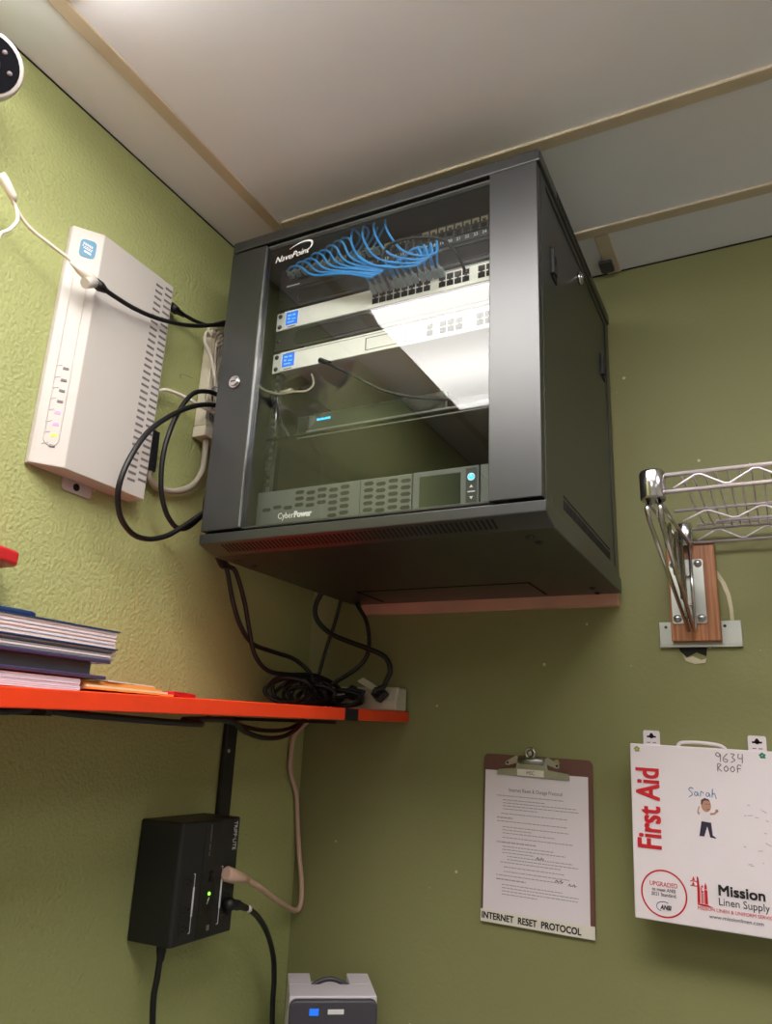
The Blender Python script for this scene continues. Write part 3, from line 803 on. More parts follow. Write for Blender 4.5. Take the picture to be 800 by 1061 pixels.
# ------------------------------------------------------------------ black loops left of the cabinet
cable('power_cable', 'black cord making the wider loop left of the cabinet',
      [LX(236, 420, 0.075), LX(226, 420, 0.075), LX(205, 420, 0.072), LX(182, 428, 0.075), LX(155, 446, 0.085), LX(135, 474, 0.09), LX(123, 505, 0.085), LX(124, 533, 0.07), LX(136, 552, 0.06), LX(153, 558.5, 0.055), LX(173, 555, 0.055), LX(192, 544, 0.06), LX(212, 530, 0.068), LX(226, 518, 0.072)], 0.0046, M['rubber'], 9, 10)
cable('power_cable', 'black cord making the narrower upright loop left of the cabinet',
      [LX(236, 414, 0.065), LX(226, 409, 0.065), LX(213, 405.5, 0.064), LX(200, 408, 0.062), LX(188, 422, 0.062), LX(177, 444, 0.06), LX(169, 472, 0.055), LX(167, 505, 0.05), LX(171, 528, 0.046), LX(180, 544, 0.045), LX(190, 548, 0.05), LX(200, 543, 0.056), LX(212, 532, 0.062), LX(226, 522, 0.066)], 0.0044, M['rubber'], 9, 10)
for i, (dx, lab) in enumerate(((0, 'black cord running close along the left side of the cabinet'), (4, 'second black cord running down behind the cabinet edge'))):
    cable('power_cable', lab, [LX(226 + dx, 455, 0.055), LX(219 + dx, 480, 0.055), LX(216 + dx, 505, 0.055), LX(212 + dx, 530, 0.055), LX(218 + dx, 560, 0.055), LX(229 + dx * 1.5, 585, 0.05)] +
          ([LX(235, 590, 0.05), LX(241, 622, 0.05), LX(249, 648, 0.05), LX(262, 667, 0.055), LX(285, 676, 0.065), LX(305, 683, 0.08), LX(321, 697, 0.10), LX(327, 711, 0.115), LX(330, 722, 0.13), LX(350, 731, 0.145), LX(372, 735, 0.11)] if i == 0 else
           [LX(244, 592, 0.055), LX(253, 622, 0.055), LX(258, 650, 0.055), LX(264, 678, 0.06), LX(278, 695, 0.07), LX(300, 699, 0.085), LX(320, 699, 0.10), LX(335, 703, 0.11), LX(350, 712, 0.12), LX(355, 724, 0.13), LX(340, 730, 0.14)]), 0.0046, M['rubber'], 8, 9)
# black cord with barrel plug into the modem
cable('power_cable', 'black cord with a moulded plug in the far side of the modem', [LX(178, 320, 0.02), LX(190, 326, 0.024), LX(203, 333, 0.030), LX(216, 337, 0.038), LX(232, 337, 0.05)], 0.0036, M['rubber'], 8, 8,
      (lambda t: MB().tube([LX(177, 317, 0.02), LX(183, 322, 0.021), LX(183.5, 322.3, 0.021), LX(191, 327, 0.024)], [0.0085, 0.0085, 0.0062, 0.0045], 12).build('plug', M['rubber'], t),))
# camera lead: white cord, white plug, adapter, black cord to the cabinet
J = [LX(99, 291, 0.062), LX(108, 300, 0.060)]
cable('camera_cable', 'thin white cord hanging from the left edge to the plug in front of the modem',
      [(0.022, -1.060, 2.405), (0.020, -1.075, 2.37), (0.035, -1.045, 2.31), LX(-6, 178, 0.05), LX(2, 184, 0.05), LX(9, 198, 0.052), LX(14, 210, 0.05), LX(22, 225, 0.045), LX(34, 239, 0.045), LX(53, 254, 0.05), LX(70, 267, 0.055), LX(78, 275, 0.058)], 0.0027, M['wcable'], 9, 8,
      (lambda t: MB().tube([LX(1, 180, 0.05), LX(4, 186, 0.05), LX(13, 203, 0.052), LX(15, 209, 0.05)], [0.0062, 0.0074, 0.0066, 0.0040], 12).build('connector', M['wcable'], t),
       lambda t: MB().tube([LX(73, 271, 0.057), LX(79, 277, 0.058), LX(82, 279, 0.059), LX(91, 286, 0.060), LX(98, 291, 0.062)], [0.0032, 0.0045, 0.0070, 0.0088, 0.0070], 12).build('plug', M['wcable'], t)))
cable('camera_cable', 'white cord loop dropping back out at the left edge', [LX(12, 205, 0.05), LX(17, 217, 0.05), LX(18, 228, 0.055), LX(11, 237, 0.06), LX(2, 241, 0.062), LX(-12, 246, 0.055), (0.03, -1.06, 2.20), (0.010, -1.10, 2.12), (0.003, -1.12, 2.05)], 0.0027, M['wcable'], 8, 8)
adp = thing('barrel_adapter', 'short white barrel adapter joining the white plug and the black cord', 'adapter', LX(92, 293, 0.064))
MB().tube([LX(88, 293.5, 0.066), LX(92, 293, 0.065), LX(99, 293, 0.063)], [0.0088, 0.0086, 0.0078], 16).build('sleeve', M['white'], adp)
cable('power_cable', 'black cord drooping across the modem face to the cabinet',
      [LX(99, 293, 0.063), LX(107, 299, 0.062), LX(120, 308, 0.06), LX(138, 319, 0.058), LX(158, 328, 0.056), LX(180, 334.5, 0.056), LX(200, 337.5, 0.056), LX(218, 337, 0.058), LX(236, 333, 0.06)], 0.0040, M['rubber'], 8, 9,
      (lambda t: MB().tube([LX(99, 293, 0.063), LX(104, 297, 0.0625), LX(110, 301.5, 0.0615)], [0.0085, 0.0088, 0.0045], 12).build('plug', M['rubber'], t),))

# ------------------------------------------------------------------ security camera at the left edge
sc = thing('security_camera', 'white dome security camera with a black face high on the left wall', 'camera', (0, -1.045, 2.42))
cc = V((0.075, -1.045, 2.418)); fd = V((0.80, -0.35, -0.45)).normalized()
MB().cyl((0.0005, cc.y, cc.z + 0.01), (0.014, cc.y, cc.z + 0.01), 0.036, 28).build('mount_plate', M['white'], sc, bevel=0.003)
MB().tube([V((0.014, cc.y, cc.z + 0.01)), cc - fd * 0.03], 0.014, 16).build('arm', M['white'], sc)
prf = [(-0.052, 0.004), (-0.050, 0.018), (-0.042, 0.031), (-0.028, 0.040), (-0.010, 0.0445), (0.010, 0.0450), (0.016, 0.0438), (0.0178, 0.0425), (0.0180, 0.0385)]
MB().tube([cc + fd * a for a, _ in prf], [q for _, q in prf], 32).build('housing', M['white'], sc)
fc = MB().cyl(cc + fd * 0.0170, cc + fd * 0.0190, 0.0380, 32).build('face', mat('matte_black_face', lin(20, 20, 24), 0.95, spec=0.05), sc)
MB().cyl(cc + fd * 0.0190, cc + fd * 0.0220, 0.014, 24, r2=0.012).build('lens', M['plastic'], fc)
a = fd.orthogonal().normalized(); bq = fd.cross(a)
for i in range(6):
    g_ = i * math.pi / 3 + 0.3
    MB().dome(cc + fd * 0.0188 + (a * math.cos(g_) + bq * math.sin(g_)) * 0.026, fd, 0.0036, 0.002, 10).build('infrared_light', M['greyink'], fc)

# red wall tray tip at the left edge
b = MB(); pl = [(0.0015, -1.12), (0.075, -1.12), (0.075, -0.885), (0.062, -0.846), (0.050, -0.838), (0.0015, -0.838)]
b.prism([V((x, y, 1.7455)) for x, y in pl], (0, 0, 0.020)); rt = b.build('wall_tray', M['red'], bevel=0.004)
tag(rt, 'red plastic tray on the left wall, only its tip in view', 'tray')

# ------------------------------------------------------------------ orange corner shelf
tilt = 0.0215


def sz(y): return 1.5965 + tilt * y


shf = thing('wall_shelf', 'orange laminate shelf running along the left wall into the corner', 'shelf', (0.13, -0.6, sz(-0.6) - 0.022))
pts = [(-1.6, sz(-1.6)), (-0.0015, sz(-0.0015)), (-0.0015, sz(0) - 0.0215), (-1.6, sz(-1.6) - 0.0225)]
MB().prism([V((0.0015, y, z)) for y, z in pts], (0.2630, 0, 0)).build('board', M['orange'], shf, bevel=0.0012, seg=1)
ya = LX(358, 737, 0.2655).y; yb = LX(371, 738, 0.2655).y
MB().obox((0.2655, (ya + yb) / 2, sz(-0.25) - 0.0115), (0.0012, 0, 0), (0, (yb - ya) / 2, 0), (0, 0, 0.0108)).build('edge_tape', M['vent'], shf, 'black tape patch on the front edge', bevel=0.0006, seg=1)
for yy in (-0.275, -0.905):
    us = thing('shelf_bracket', 'black bracket under the orange shelf %s' % ('nearest the corner, with a wall strip below' if yy > -0.5 else 'near the left edge, under the books'), 'bracket', (0, yy, 1.0))
    if yy > -0.5:
        MB().box((0.0012, yy - 0.0165, 1.27), (0.012, yy + 0.0165, sz(yy) - 0.026)).build('wall_strip', M['plastic'], us, bevel=0.001, seg=1)
        p = LX(237, 778, 0.012); MB().dome(p, (1, 0, 0), 0.004, 0.0025, 10).build('screw', M['steel'], us)
    else:
        MB().box((0.0012, yy - 0.012, sz(yy) - 0.034), (0.012, yy + 0.012, sz(yy) - 0.026)).build('wall_strip', M['plastic'], us, bevel=0.001, seg=1)
    zt_ = sz(yy) - 0.0232
    MB().box((0.012, yy - 0.004, zt_ - 0.006), (0.245, yy + 0.004, zt_)).build('arm', M['plastic'], us)
    MB().box((0.0125, yy - 0.016, zt_ - 0.012), (0.026, yy + 0.010, zt_ - 0.0065)).build('wall_clip', M['steel'], us, 'bright silver clip at the wall end')

# cord sagging under the shelf front
cable('power_cable', 'black cord sagging along the underside of the orange shelf',
      [LX(-20, 734, 0.20), LX(2, 737, 0.20), LX(40, 735.5, 0.22), LX(100, 742, 0.22), (0.22, -0.62, sz(-0.62) - 0.035), LX(190, 746, 0.2), LX(238, 746.5, 0.18), LX(252, 757, 0.15), LX(270, 764, 0.14), LX(290, 764, 0.12), LX(305, 757, 0.10), LX(316, 745, 0.06)], 0.0046, M['rubber'], 8, 9)
cable('power_cable', 'second black cord looping just below the shelf in the corner',
      [LX(215, 744, 0.17), LX(238, 748, 0.16), LX(255, 753.5, 0.14), LX(275, 757, 0.12), LX(295, 756, 0.10), LX(309, 750, 0.07), LX(318, 742, 0.05)], 0.0040, M['rubber'], 8, 9)

# ------------------------------------------------------------------ things on the shelf
sy = lambda y: sz(y) + 0.0004


def slab(name, x0, x1, y0, y1, z0, z1, mats, label, cat, group=None):
    b = MB(); b.box((x0, y0, z0), (x1, y1, z1)); return tag(b.build(name, mats, bevel=0.0008, seg=1), label, cat, group)


ps = thing('paper_stack', 'thick stack of white paper lying lowest on the orange shelf', 'papers', (0.11, -0.99, sz(-0.9)))
b = MB()
for i in range(7):
    b.box((0.012, -1.17, sz(-0.84) + i * 0.0022), (0.2215 - 0.0015 * random.random(), -0.846 - 0.003 * random.random(), sz(-0.84) + i * 0.0022 + 0.0020))
b.build('sheets', mat('cool_white_paper', lin(204, 212, 226), 0.7), ps)


def binder(z0, z1, yend, label):
    t = thing('ring_binder', label, 'binder', (0.11, -0.98, z0))
    MB().box((0.010, -1.16, z0), (0.2240, yend, z0 + 0.0045)).build('cover', M['purple'], t, bevel=0.001, seg=1)
    MB().box((0.010, -1.16, z1 - 0.0045), (0.2240, yend + 0.004, z1)).build('cover', M['purple'], t, bevel=0.001, seg=1)
    MB().box((0.016, -1.15, z0 + 0.0047), (0.2150, yend - 0.020, z1 - 0.0047)).build('contents', M['charcoal'], t)
    MB().box((0.0062, -1.16, z0 + 0.0005), (0.0098, yend, z1 - 0.0005)).build('spine', M['purple'], t)
    return t


binder(1.5955, 1.6200, -0.810, 'thin purple binder with dark contents lying on the white paper stack')
fo = thing('file_folder', 'grey card folders with papers, between the purple binder and the blue book', 'folder', (0.11, -0.97, 1.6204))
for i, (dz, mm, ye_) in enumerate(((0, 'grey', -0.800), (0.0028, 'paper', -0.806), (0.0052, 'grey', -0.798), (0.0082, 'charcoal', -0.804), (0.0104, 'grey', -0.7985))):
    MB().box((0.012, -1.15, 1.6206 + dz), (0.2215, ye_, 1.6206 + dz + 0.0021)).build('card_leaf' if mm != 'paper' else 'paper_leaf', M[mm], fo)
bk = thing('bound_book', 'thick blue-covered book with banded page edges on top of the pile', 'book', (0.11, -0.97, 1.6336))
MB().box((0.010, -1.16, 1.6336), (0.2235, -0.797, 1.6352)).build('cover', M['navy'], bk)
b = MB()
pm = [M['paper'], mat('tinted_paper', lin(226, 196, 180), 0.7), mat('bluish_paper', lin(196, 198, 214), 0.7)]
for i in range(14):
    z = 1.6353 + i * 0.00150
    b.box((0.013, -1.158, z), (0.2215 - 0.0006 * (i % 3), -0.8005 + 0.0009 * math.sin(i * 1.3), z + 0.00142), (0, 1, 0, 2, 0)[i % 5])
b.build('pages', pm, bk)
MB().box((0.010, -1.16, 1.6564), (0.2235, -0.797, 1.6578)).build('cover', M['navy'], bk)
b = MB(); b.prism([V((x, y, 1.6580)) for x, y in ((0.02, -1.15), (0.222, -1.15), (0.222, -0.932), (0.216, -0.922), (0.205, -0.918), (0.02, -0.918))], (0, 0, 0.0050))
tag(b.build('plastic_folder', M['navy'], bevel=0.001, seg=1), 'slim blue plastic folder with a rounded corner on top of the thick book', 'folder')
# envelopes
en = thing('envelope_stack', 'orange envelopes lying flat on the shelf beside the paper pile', 'envelopes', (0.15, -0.75, sz(-0.75)))
for i in range(4):
    z = sz(-0.66) + 0.0005 + i * 0.0028
    MB().box((0.03 + 0.006 * i, -0.838, z), (0.2290 - 0.006 * i, -0.690 - 0.006 * i, z + 0.0026)).build('envelope', (M['manila'], M['cream'], M['manila'], M['manila'])[i], en)
b = MB(); z = sz(-0.6) + 0.0004
b.prism([V((0.03, -0.688, z)), V((0.2270, -0.688, z)), V((0.2050, -0.617, z)), V((0.03, -0.617, z))], (0, 0, 0.0065)); lf = b.build('brochure', M['redink'], bevel=0.0005, seg=1)
tag(lf, 'red and white brochure lying at the end of the orange envelopes', 'brochure')
b = MB(); b.prism([V((0.05, -0.800, sz(-0.66) + 0.0122)), V((0.2170, -0.800, sz(-0.66) + 0.0122)), V((0.2000, -0.700, sz(-0.66) + 0.0122)), V((0.05, -0.700, sz(-0.66) + 0.0122))], (0, 0, 0.0015))
tag(b.build('letter', M['paper']), 'single white letter on top of the orange envelopes', 'letter')

# power strip
psz = sz(-0.04) + 0.0006
pst = thing('power_strip', 'white power strip at the corner end of the orange shelf', 'power strip', (0.17, -0.035, psz))
prof = [(-0.010, psz), (-0.062, psz), (-0.062, psz + 0.018), (-0.050, psz + 0.048), (-0.010, psz + 0.048)]
MB().prism([V((0.062, y, z)) for y, z in prof], (0.200, 0, 0)).build('body', M['cream'], pst, bevel=0.003)
for i in range(3):
    c = V((0.100 + i * 0.062, -0.0563, psz + 0.033)); up = V((0, 0.012, 0.030)).normalized(); nn = V((0, -up.z, up.y))
    b = MB(); b.obox(c + nn * 0.0004, (0.019, 0, 0), up * 0.013, nn * 0.0008, 0)
    for dx, du, sw_, sh_ in ((-0.007, 0.003, 0.0012, 0.0040), (0.007, 0.003, 0.0012, 0.0034), (0, -0.006, 0.0022, 0.0022)):
        b.obox(c + nn * 0.0012 + V((dx, 0, 0)) + up * du, (sw_, 0, 0), up * sh_, nn * 0.0004, 1)
    b.build('outlet', [M['cream'], M['vent']], pst)


def plug(p, d, m, r=0.011, L=0.026):
    p, d = V(p), V(d).normalized(); a = d.orthogonal().normalized(); c = d.cross(a)

    def f(t):
        b = MB(); b.obox(p + d * L * 0.45, a * r, c * r * 0.85, d * L * 0.45); b.tube([p + d * L * 0.88, p + d * L * 1.5], [r * 0.75, r * 0.42], 12)
        b.build('plug', m, t, bevel=0.002)
    return f


def coil(c, rx, rz, turns, y0, dy, ph=0.0, jit=0.006):
    out = []
    for i in range(int(turns * 8) + 1):
        g_ = ph + i * math.pi / 4
        out.append(V((c[0] + rx * math.cos(g_) + random.uniform(-jit, jit) * 0.5, y0 + dy * i + random.uniform(-jit, jit), c[1] + rz * math.sin(g_) + random.uniform(-jit, jit) * 0.4)))
    return out


zb = sz(-0.1)
pend = V((0.232, -0.0655, psz + 0.030))
cable('power_cable', 'thick black cord sweeping in an S from the cabinet into the power strip',
      [BY(345, 590, -0.085), BY(336, 609, -0.085), BY(327, 628, -0.085), BY(329, 643, -0.085), BY(342, 656, -0.085), BY(362, 665, -0.085), BY(384, 673, -0.085), BY(399, 681, -0.085), BY(404.5, 694, -0.085), BY(400, 706, -0.085), BY(397, 712, -0.09), pend + V((0, -0.036, 0.008))], 0.0056, M['rubber'], 8, 10, (plug(pend, (0, -1, 0.15), M['rubber'], 0.013),))
cable('power_cable', 'black cord dropping straight in the corner below the cabinet',
      [BY(358, 598, -0.05), BY(354, 618, -0.05), BY(347, 645, -0.05), BY(338, 672, -0.05), BY(330, 700, -0.06), BY(326, 712, -0.08)] + coil((0.085, zb + 0.033), 0.045, 0.026, 2.2, -0.105, -0.004, 0.6), 0.0042, M['rubber'], 6, 9)
cable('power_cable', 'black cord bowing right and back left below the cabinet',
      [BY(362, 600, -0.06), BY(369, 624, -0.06), BY(379, 642, -0.06), BY(382.5, 662, -0.06), BY(380, 680, -0.065), BY(369, 693, -0.07), BY(352, 704, -0.08), BY(338, 712, -0.09)] + coil((0.115, zb + 0.026), 0.05, 0.018, 1.8, -0.13, -0.004, 2.0), 0.0046, M['rubber'], 6, 9)
cable('power_cable', 'coiled black cord lying on the shelf at the left of the corner heap',
      coil((0.085, zb + 0.030), 0.050, 0.026, 3.1, -0.155, -0.0026, 0.2, 0.012), 0.0042, M['rubber'], 5, 8)
cable('power_cable', 'coiled black cord lying in front of the power strip',
      coil((0.165, zb + 0.022), 0.045, 0.016, 2.4, -0.095, -0.0022, 1.0) + [V((0.200, -0.09, zb + 0.034)), V((0.171, -0.098, psz + 0.040))], 0.0042, M['rubber'], 5, 8, (plug((0.165, -0.0655, psz + 0.033), (0.05, -1, 0.1), M['rubber'], 0.012),))
tg = MB(); tg.obox(V((0.212, -0.092, psz + 0.050)), (0.020, 0, -0.010), (0.002, 0.008, 0.004), (0, 0.0006, -0.0012)); tag(tg.build('cord_tag', M['cream']), 'folded cream paper tag on a cord in front of the power strip', 'tag')

# ------------------------------------------------------------------ black battery backup on the left wall
tu = thing('battery_backup', 'black wall-hung battery backup with outlets below the orange shelf', 'battery backup', (0, -0.405, 1.205))
tz0, tz1 = 1.2085, 1.393; ty0, ty1, tx = -0.4785, -0.3240, 0.090
prof = [(0.0015, ty0 - 0.004), (tx - 0.004, ty0), (tx, ty0 + 0.004), (tx, ty1 - 0.004), (tx - 0.004, ty1), (0.0015, ty1)]
MB().prism([V((x, y, tz0)) for x, y in prof], (0, 0, tz1 - tz0)).build('body', M['plastic'], tu, bevel=0.003)
b = MB(); b.box((tx - 0.001, -0.4200, tz0 + 0.004), (tx + 0.0012, -0.3830, tz1 - 0.003)); b.build('centre_panel', mat('gloss_black_plastic', lin(22, 22, 25), 0.22), tu, bevel=0.0006, seg=1)


def outlet(y, z, rot=0):
    b = MB()
    b.box((tx - 0.0002, y - 0.011, z - 0.010), (tx + 0.0008, y + 0.011, z + 0.010), 0)
    b.box((tx + 0.0006, y - 0.0055, z + 0.0020), (tx + 0.0012, y + 0.0020, z + 0.0036), 1); b.box((tx + 0.0006, y - 0.0055, z - 0.0050), (tx + 0.0012, y + 0.0020, z - 0.0034), 1)
    b.cyl((tx + 0.0004, y + 0.006, z - 0.0008), (tx + 0.0012, y + 0.006, z - 0.0008), 0.0022, 10, 1)
    b.build('outlet', [M['plastic'], M['vent']], tu)


for z in (1.3030, 1.2610, 1.2340): outlet(-0.4520, z)
for z in (1.3000, 1.2690, 1.2380): outlet(-0.3500, z)
b = MB()
for ys, za, zb_ in ((-0.4365, 1.248, 1.292), (-0.3655, 1.250, 1.296)):
    b.box((tx, ys - 0.0016, za), (tx + 0.0010, ys + 0.0016, zb_))
    b.box((tx, ys - 0.0004, za - 0.024), (tx + 0.0008, ys + 0.0004, zb_ + 0.02)); b.box((tx, ys - 0.004, zb_ + 0.0195), (tx + 0.0008, ys + 0.0004, zb_ + 0.0203)); b.box((tx, ys - 0.004, za - 0.0243), (tx + 0.0008, ys + 0.0004, za - 0.0235))
b.build('outlet_marking', M['whiteink'], tu, 'white outlet group lines')
textmesh('TRIPP·LITE', 0.0130, (0, 0, -1), (0, 1, 0), (tx + 0.0006, -0.3440, 1.3870), M['whiteink'], tu, bold=0.0001, xs=0.80)
b = MB(); zz = 1.386
for i in range(13):
    l_ = (0.0032, 0.0025, 0.0021)[i % 3]; b.box((tx + 0.0008, -0.4080, zz - l_), (tx + 0.0014, -0.4052, zz)); zz -= l_ + (0.0009 if i not in (7, 10) else 0.003)
b.build('small_print', M['greyink'], tu)
for z in (1.3080, 1.2980): MB().cyl((tx + 0.0006, -0.3960, z), (tx + 0.0035, -0.3960, z), 0.0042, 14).build('button', M['vent'], tu)
MB().cyl((tx + 0.0006, -0.3975, 1.2770), (tx + 0.0024, -0.3975, 1.2770), 0.0028, 12).build('status_light', M['greenled'], tu, 'lit green status light')
lp = [V((tx + 0.0015, -0.4010, 1.262)), V((tx + 0.0015, -0.3965, 1.271))]
MB().tube(lp, 0.0009, 6).build('print_line', M['whiteink'], tu)
ring = [V((tx + 0.0014, -0.3985 + 0.0055 * math.cos(i * math.pi / 8), 1.2570 + 0.0085 * math.sin(i * math.pi / 8))) for i in range(16)]
MB().tube(ring, 0.0008, 6, closed=True).build('socket_rim', M['vent'], tu)
MB().box((tx + 0.0008, -0.3960, 1.2205), (tx + 0.0014, -0.3885, 1.2290)).build('approval_mark', M['greyink'], tu)
# plugs and cords at its right
pw0 = V((tx + 0.0015, -0.3480, 1.3000))
wp = LX(245, 909, tx + 0.012)
cable('extension_cord', 'dusty white cord rising from the black battery backup to the shelf corner',
      [LX(255, 911, tx + 0.012), LX(268, 919, tx + 0.004), LX(284, 931, 0.06), LX(297, 939, 0.035), BY(306, 943.5, -0.022), BY(311.5, 937, -0.016), BY(312.5, 915, -0.012), BY(310, 885, -0.009), V((0.007, -0.012, 1.36)), V((0.008, -0.026, 1.415)), LX(301, 800, 0.008), LX(301.5, 780, 0.008), LX(305, 762, 0.010), V((0.014, -0.016, 1.565)), V((0.02, -0.012, 1.572))], 0.0052, M['pcable'], 8, 10,
      (lambda t: MB().tube([LX(234, 905, tx + 0.010), LX(235, 905.3, tx + 0.010), LX(243, 908, tx + 0.012), LX(250, 909.5, tx + 0.012), LX(257, 912, tx + 0.012)], [0.009, 0.0125, 0.0115, 0.0080, 0.0055], 14).build('plug', M['pcable'], t),
       lambda t: MB().obox(LX(239, 907.5, tx + 0.009), (0.0085, 0, 0), (0, 0.010, -0.003), (0, 0.003, 0.0105)).build('plug_body', M['pcable'], t, bevel=0.003)))
cable('power_cable', 'black cord with a round plug dropping beside the black battery backup',
      [LX(249, 939, tx + 0.012), LX(258, 942, tx + 0.010), LX(268, 951, tx), LX(277, 967, 0.075), LX(283, 990, 0.06), LX(284, 1015, 0.055), LX(282.5, 1040, 0.055), LX(282, 1075, 0.055), LX(282, 1120, 0.05)], 0.0052, M['rubber'], 8, 10,
      (lambda t: MB().tube([LX(234, 937, tx + 0.001), LX(240, 937, tx + 0.012), LX(241, 937, tx + 0.012), LX(247, 938, tx + 0.012), LX(248, 938.2, tx + 0.012), LX(256, 941, tx + 0.011)], [0.0125, 0.0120, 0.0085, 0.0085, 0.0068, 0.0055], 14).build('plug', M['rubber'], t),
       lambda t: MB().tube([LX(255.5, 940.5, tx + 0.0108), LX(258.5, 942.2, tx + 0.0101)], 0.0060, 10).build('cord_band', M['whiteink'], t, 'white band on the cord')))
cable('power_cable', 'black cord leaving the bottom of the black battery backup',
      [LX(166, 978, 0.06), LX(166, 990, 0.06), LX(163, 1012, 0.058), LX(159, 1035, 0.055), LX(158, 1070, 0.05), LX(158, 1120, 0.05)], 0.0050, M['rubber'], 8, 10,
      (lambda t: MB().tube([LX(168, 975, 0.06), LX(167, 985, 0.06), LX(166, 996, 0.06)], [0.0085, 0.0080, 0.0055], 12).build('strain_relief', M['rubber'], t),))

# ------------------------------------------------------------------ label printer at the bottom, on a counter below the view
ct = thing('counter', 'grey worktop below the battery backup, carrying the white label printer', 'counter', (0.35, -0.2, 0))
MB().box((0.002, -0.44, 0.860), (0.75, -0.002, 0.895)).build('worktop', M['grey'], ct, bevel=0.003)
MB().box((0.01, -0.40, 0.06), (0.70, -0.01, 0.860)).box((0.03, -0.36, 0), (0.68, -0.02, 0.06)).build('cabinet', M['cream'], ct)
ang = math.atan2(0.0895, 0.1257)
lp_ = thing('label_printer', 'white and charcoal label printer with a carrying handle, in the corner below the cabinet', 'printer', (0.187, -0.137, 0.8955), rot=(0, 0, ang))
hw, hd, ht = 0.0775, 0.0675, 0.2045
b = MB()
b.box((-hw - 0.004, -hd, 0.004), (hw + 0.004, hd, ht * 0.55)); b.prism([V((-hw - 0.004, -hd, ht * 0.55)), V((hw + 0.004, -hd, ht * 0.55)), V((hw, -hd, ht)), V((-hw, -hd, ht))], (0, hd, 0))
b.box((-hw, 0.0, ht * 0.5), (hw, hd, ht - 0.014)); b.box((-hw, 0, ht - 0.0145), (-hw + 0.042, hd, ht)); b.box((hw - 0.042, 0, ht - 0.0145), (hw, hd, ht))
b.build('housing', mat('cool_white_plastic', lin(212, 206, 214), 0.4), lp_, local=True, bevel=0.002)
hd_ = [V((-0.036 + 0.072 * i / 12, 0.020, ht - 0.010 + 0.013 * math.sin(math.pi * i / 12))) for i in range(13)]
MB().tube(hd_, 0.0045, 10).build('handle', M['charcoal'], lp_, local=True)
b = MB(); b.prism([V((x, -hd - 0.0135, z)) for x, z in rrect(0, 0.1010, hw, 0.1010, 0.012, 6)], (0, 0.0135, 0)); b.build('front_cover', M['charcoal'], lp_, local=True, bevel=0.004)
MB().box((-0.042, -hd - 0.0145, ht - 0.026), (-0.026, -hd - 0.0125, ht - 0.0155)).build('status_display', M['bluelcd'], lp_, 'small blue lit mark', local=True)
MB().box((-0.010, -hd - 0.0145, ht - 0.024), (0.018, -hd - 0.0125, ht - 0.0165)).build('label_window', M['whiteink'], lp_, 'pale label window', local=True)
for sx in (-1, 1):
    for sy_ in (-1, 1): MB().cyl((sx * 0.06, sy_ * 0.05, 0), (sx * 0.06, sy_ * 0.05, 0.0045), 0.008, 12).build('foot', M['rubber'], lp_, local=True)

# ------------------------------------------------------------------ clipboard on the back wall
cb = thing('clipboard', 'brown clipboard with a typed sheet hanging on the back wall', 'clipboard', (0.5395, -0.001, 1.214), rot=(0, 0.016, 0))
W2, HH = 0.1075, 0.304
b = MB(); b.prism([V((x, -0.004, z)) for x, z in rrect(0, HH / 2, W2, HH / 2, 0.010, 4)], (0, 0.0032, 0)); b.build('board', M['hardboard'], cb, local=True, bevel=0.0006, seg=1)
sh_ = thing('paper_sheet', 'typed white instruction sheet under the clip of the brown clipboard', 'paper', (0.5395, -0.001, 1.214), rot=(0, 0.016, 0))
b = MB(); b.box((-W2 + 0.004, -0.0052, 0.010), (W2 - 0.0085, -0.0044, HH - 0.030)); b.build('sheet', M['paper'], sh_, local=True)
yv = -0.0054
textmesh('Internet Reset & Outage Protocol', 0.0098, (1, 0, 0), (0, 0, 1), (-0.002, yv, HH - 0.068), M['greyink'], sh_, name='title', align='CENTER', xs=0.78, depth=0.0001, local=True)
b = MB(); rnd = random.Random(3)
lines = [(0.076, 0.02, 0.82, 1), (0.0835, 0.10, 0.60, 1), (0.089, 0.10, 0.97, 1), (0.0945, 0.10, 0.99, 1), (0.100, 0.10, 0.52, 1), (0.1085, 0.08, 0.86, 1), (0.116, 0.03, 0.22, 2), (0.1225, 0.03, 0.86, 1), (0.1325, 0.10, 0.88, 1), (0.138, 0.10, 0.45, 1), (0.1435, 0.10, 0.72, 1), (0.1515, 0.10, 0.92, 1),
         (0.1600, 0.03, 0.50, 2), (0.1675, 0.10, 0.70, 1), (0.1730, 0.10, 0.84, 1), (0.1785, 0.10, 0.48, 1), (0.1845, 0.16, 0.92, 1), (0.1900, 0.16, 0.98, 1), (0.1955, 0.08, 0.78, 1), (0.2035, 0.12, 0.82, 1), (0.2115, 0.12, 0.88, 1), (0.2185, 0.03, 0.80, 1), (0.2255, 0.03, 0.38, 2), (0.2345, 0.10, 0.80, 1), (0.2400, 0.10, 0.98, 1), (0.2455, 0.10, 0.97, 1), (0.2510, 0.10, 0.52, 1)]
for z, a, e, wt in lines:
    x = -0.083 + a * 0.165; xe = -0.083 + e * 0.165; zz = HH - z
    while x < xe:
        l_ = rnd.uniform(0.003, 0.009); hgt = 0.0011 if wt == 1 else 0.0016
        b.box((x, yv - 0.0001, zz - hgt), (min(x + l_, xe), yv + 0.0002, zz + hgt * 0.3)); x += l_ + 0.0013
b.build('typed_lines', M['paleink'], sh_, local=True)
b = MB()
for k, (x, zz) in enumerate(((0.036, 0.0865), (0.044, 0.0865), (0.060, 0.0825), (0.068, 0.0825), (0.000, 0.1205), (0.008, 0.1205))):
    b.tube(spline([V((x, yv, zz)), V((x + 0.003, yv, zz + 0.0035)), V((x + 0.004, yv, zz)), V((x + 0.007, yv, zz + 0.0015))], 4), 0.0006, 5)
b.build('handwritten_note', M['ink'], sh_, local=True)
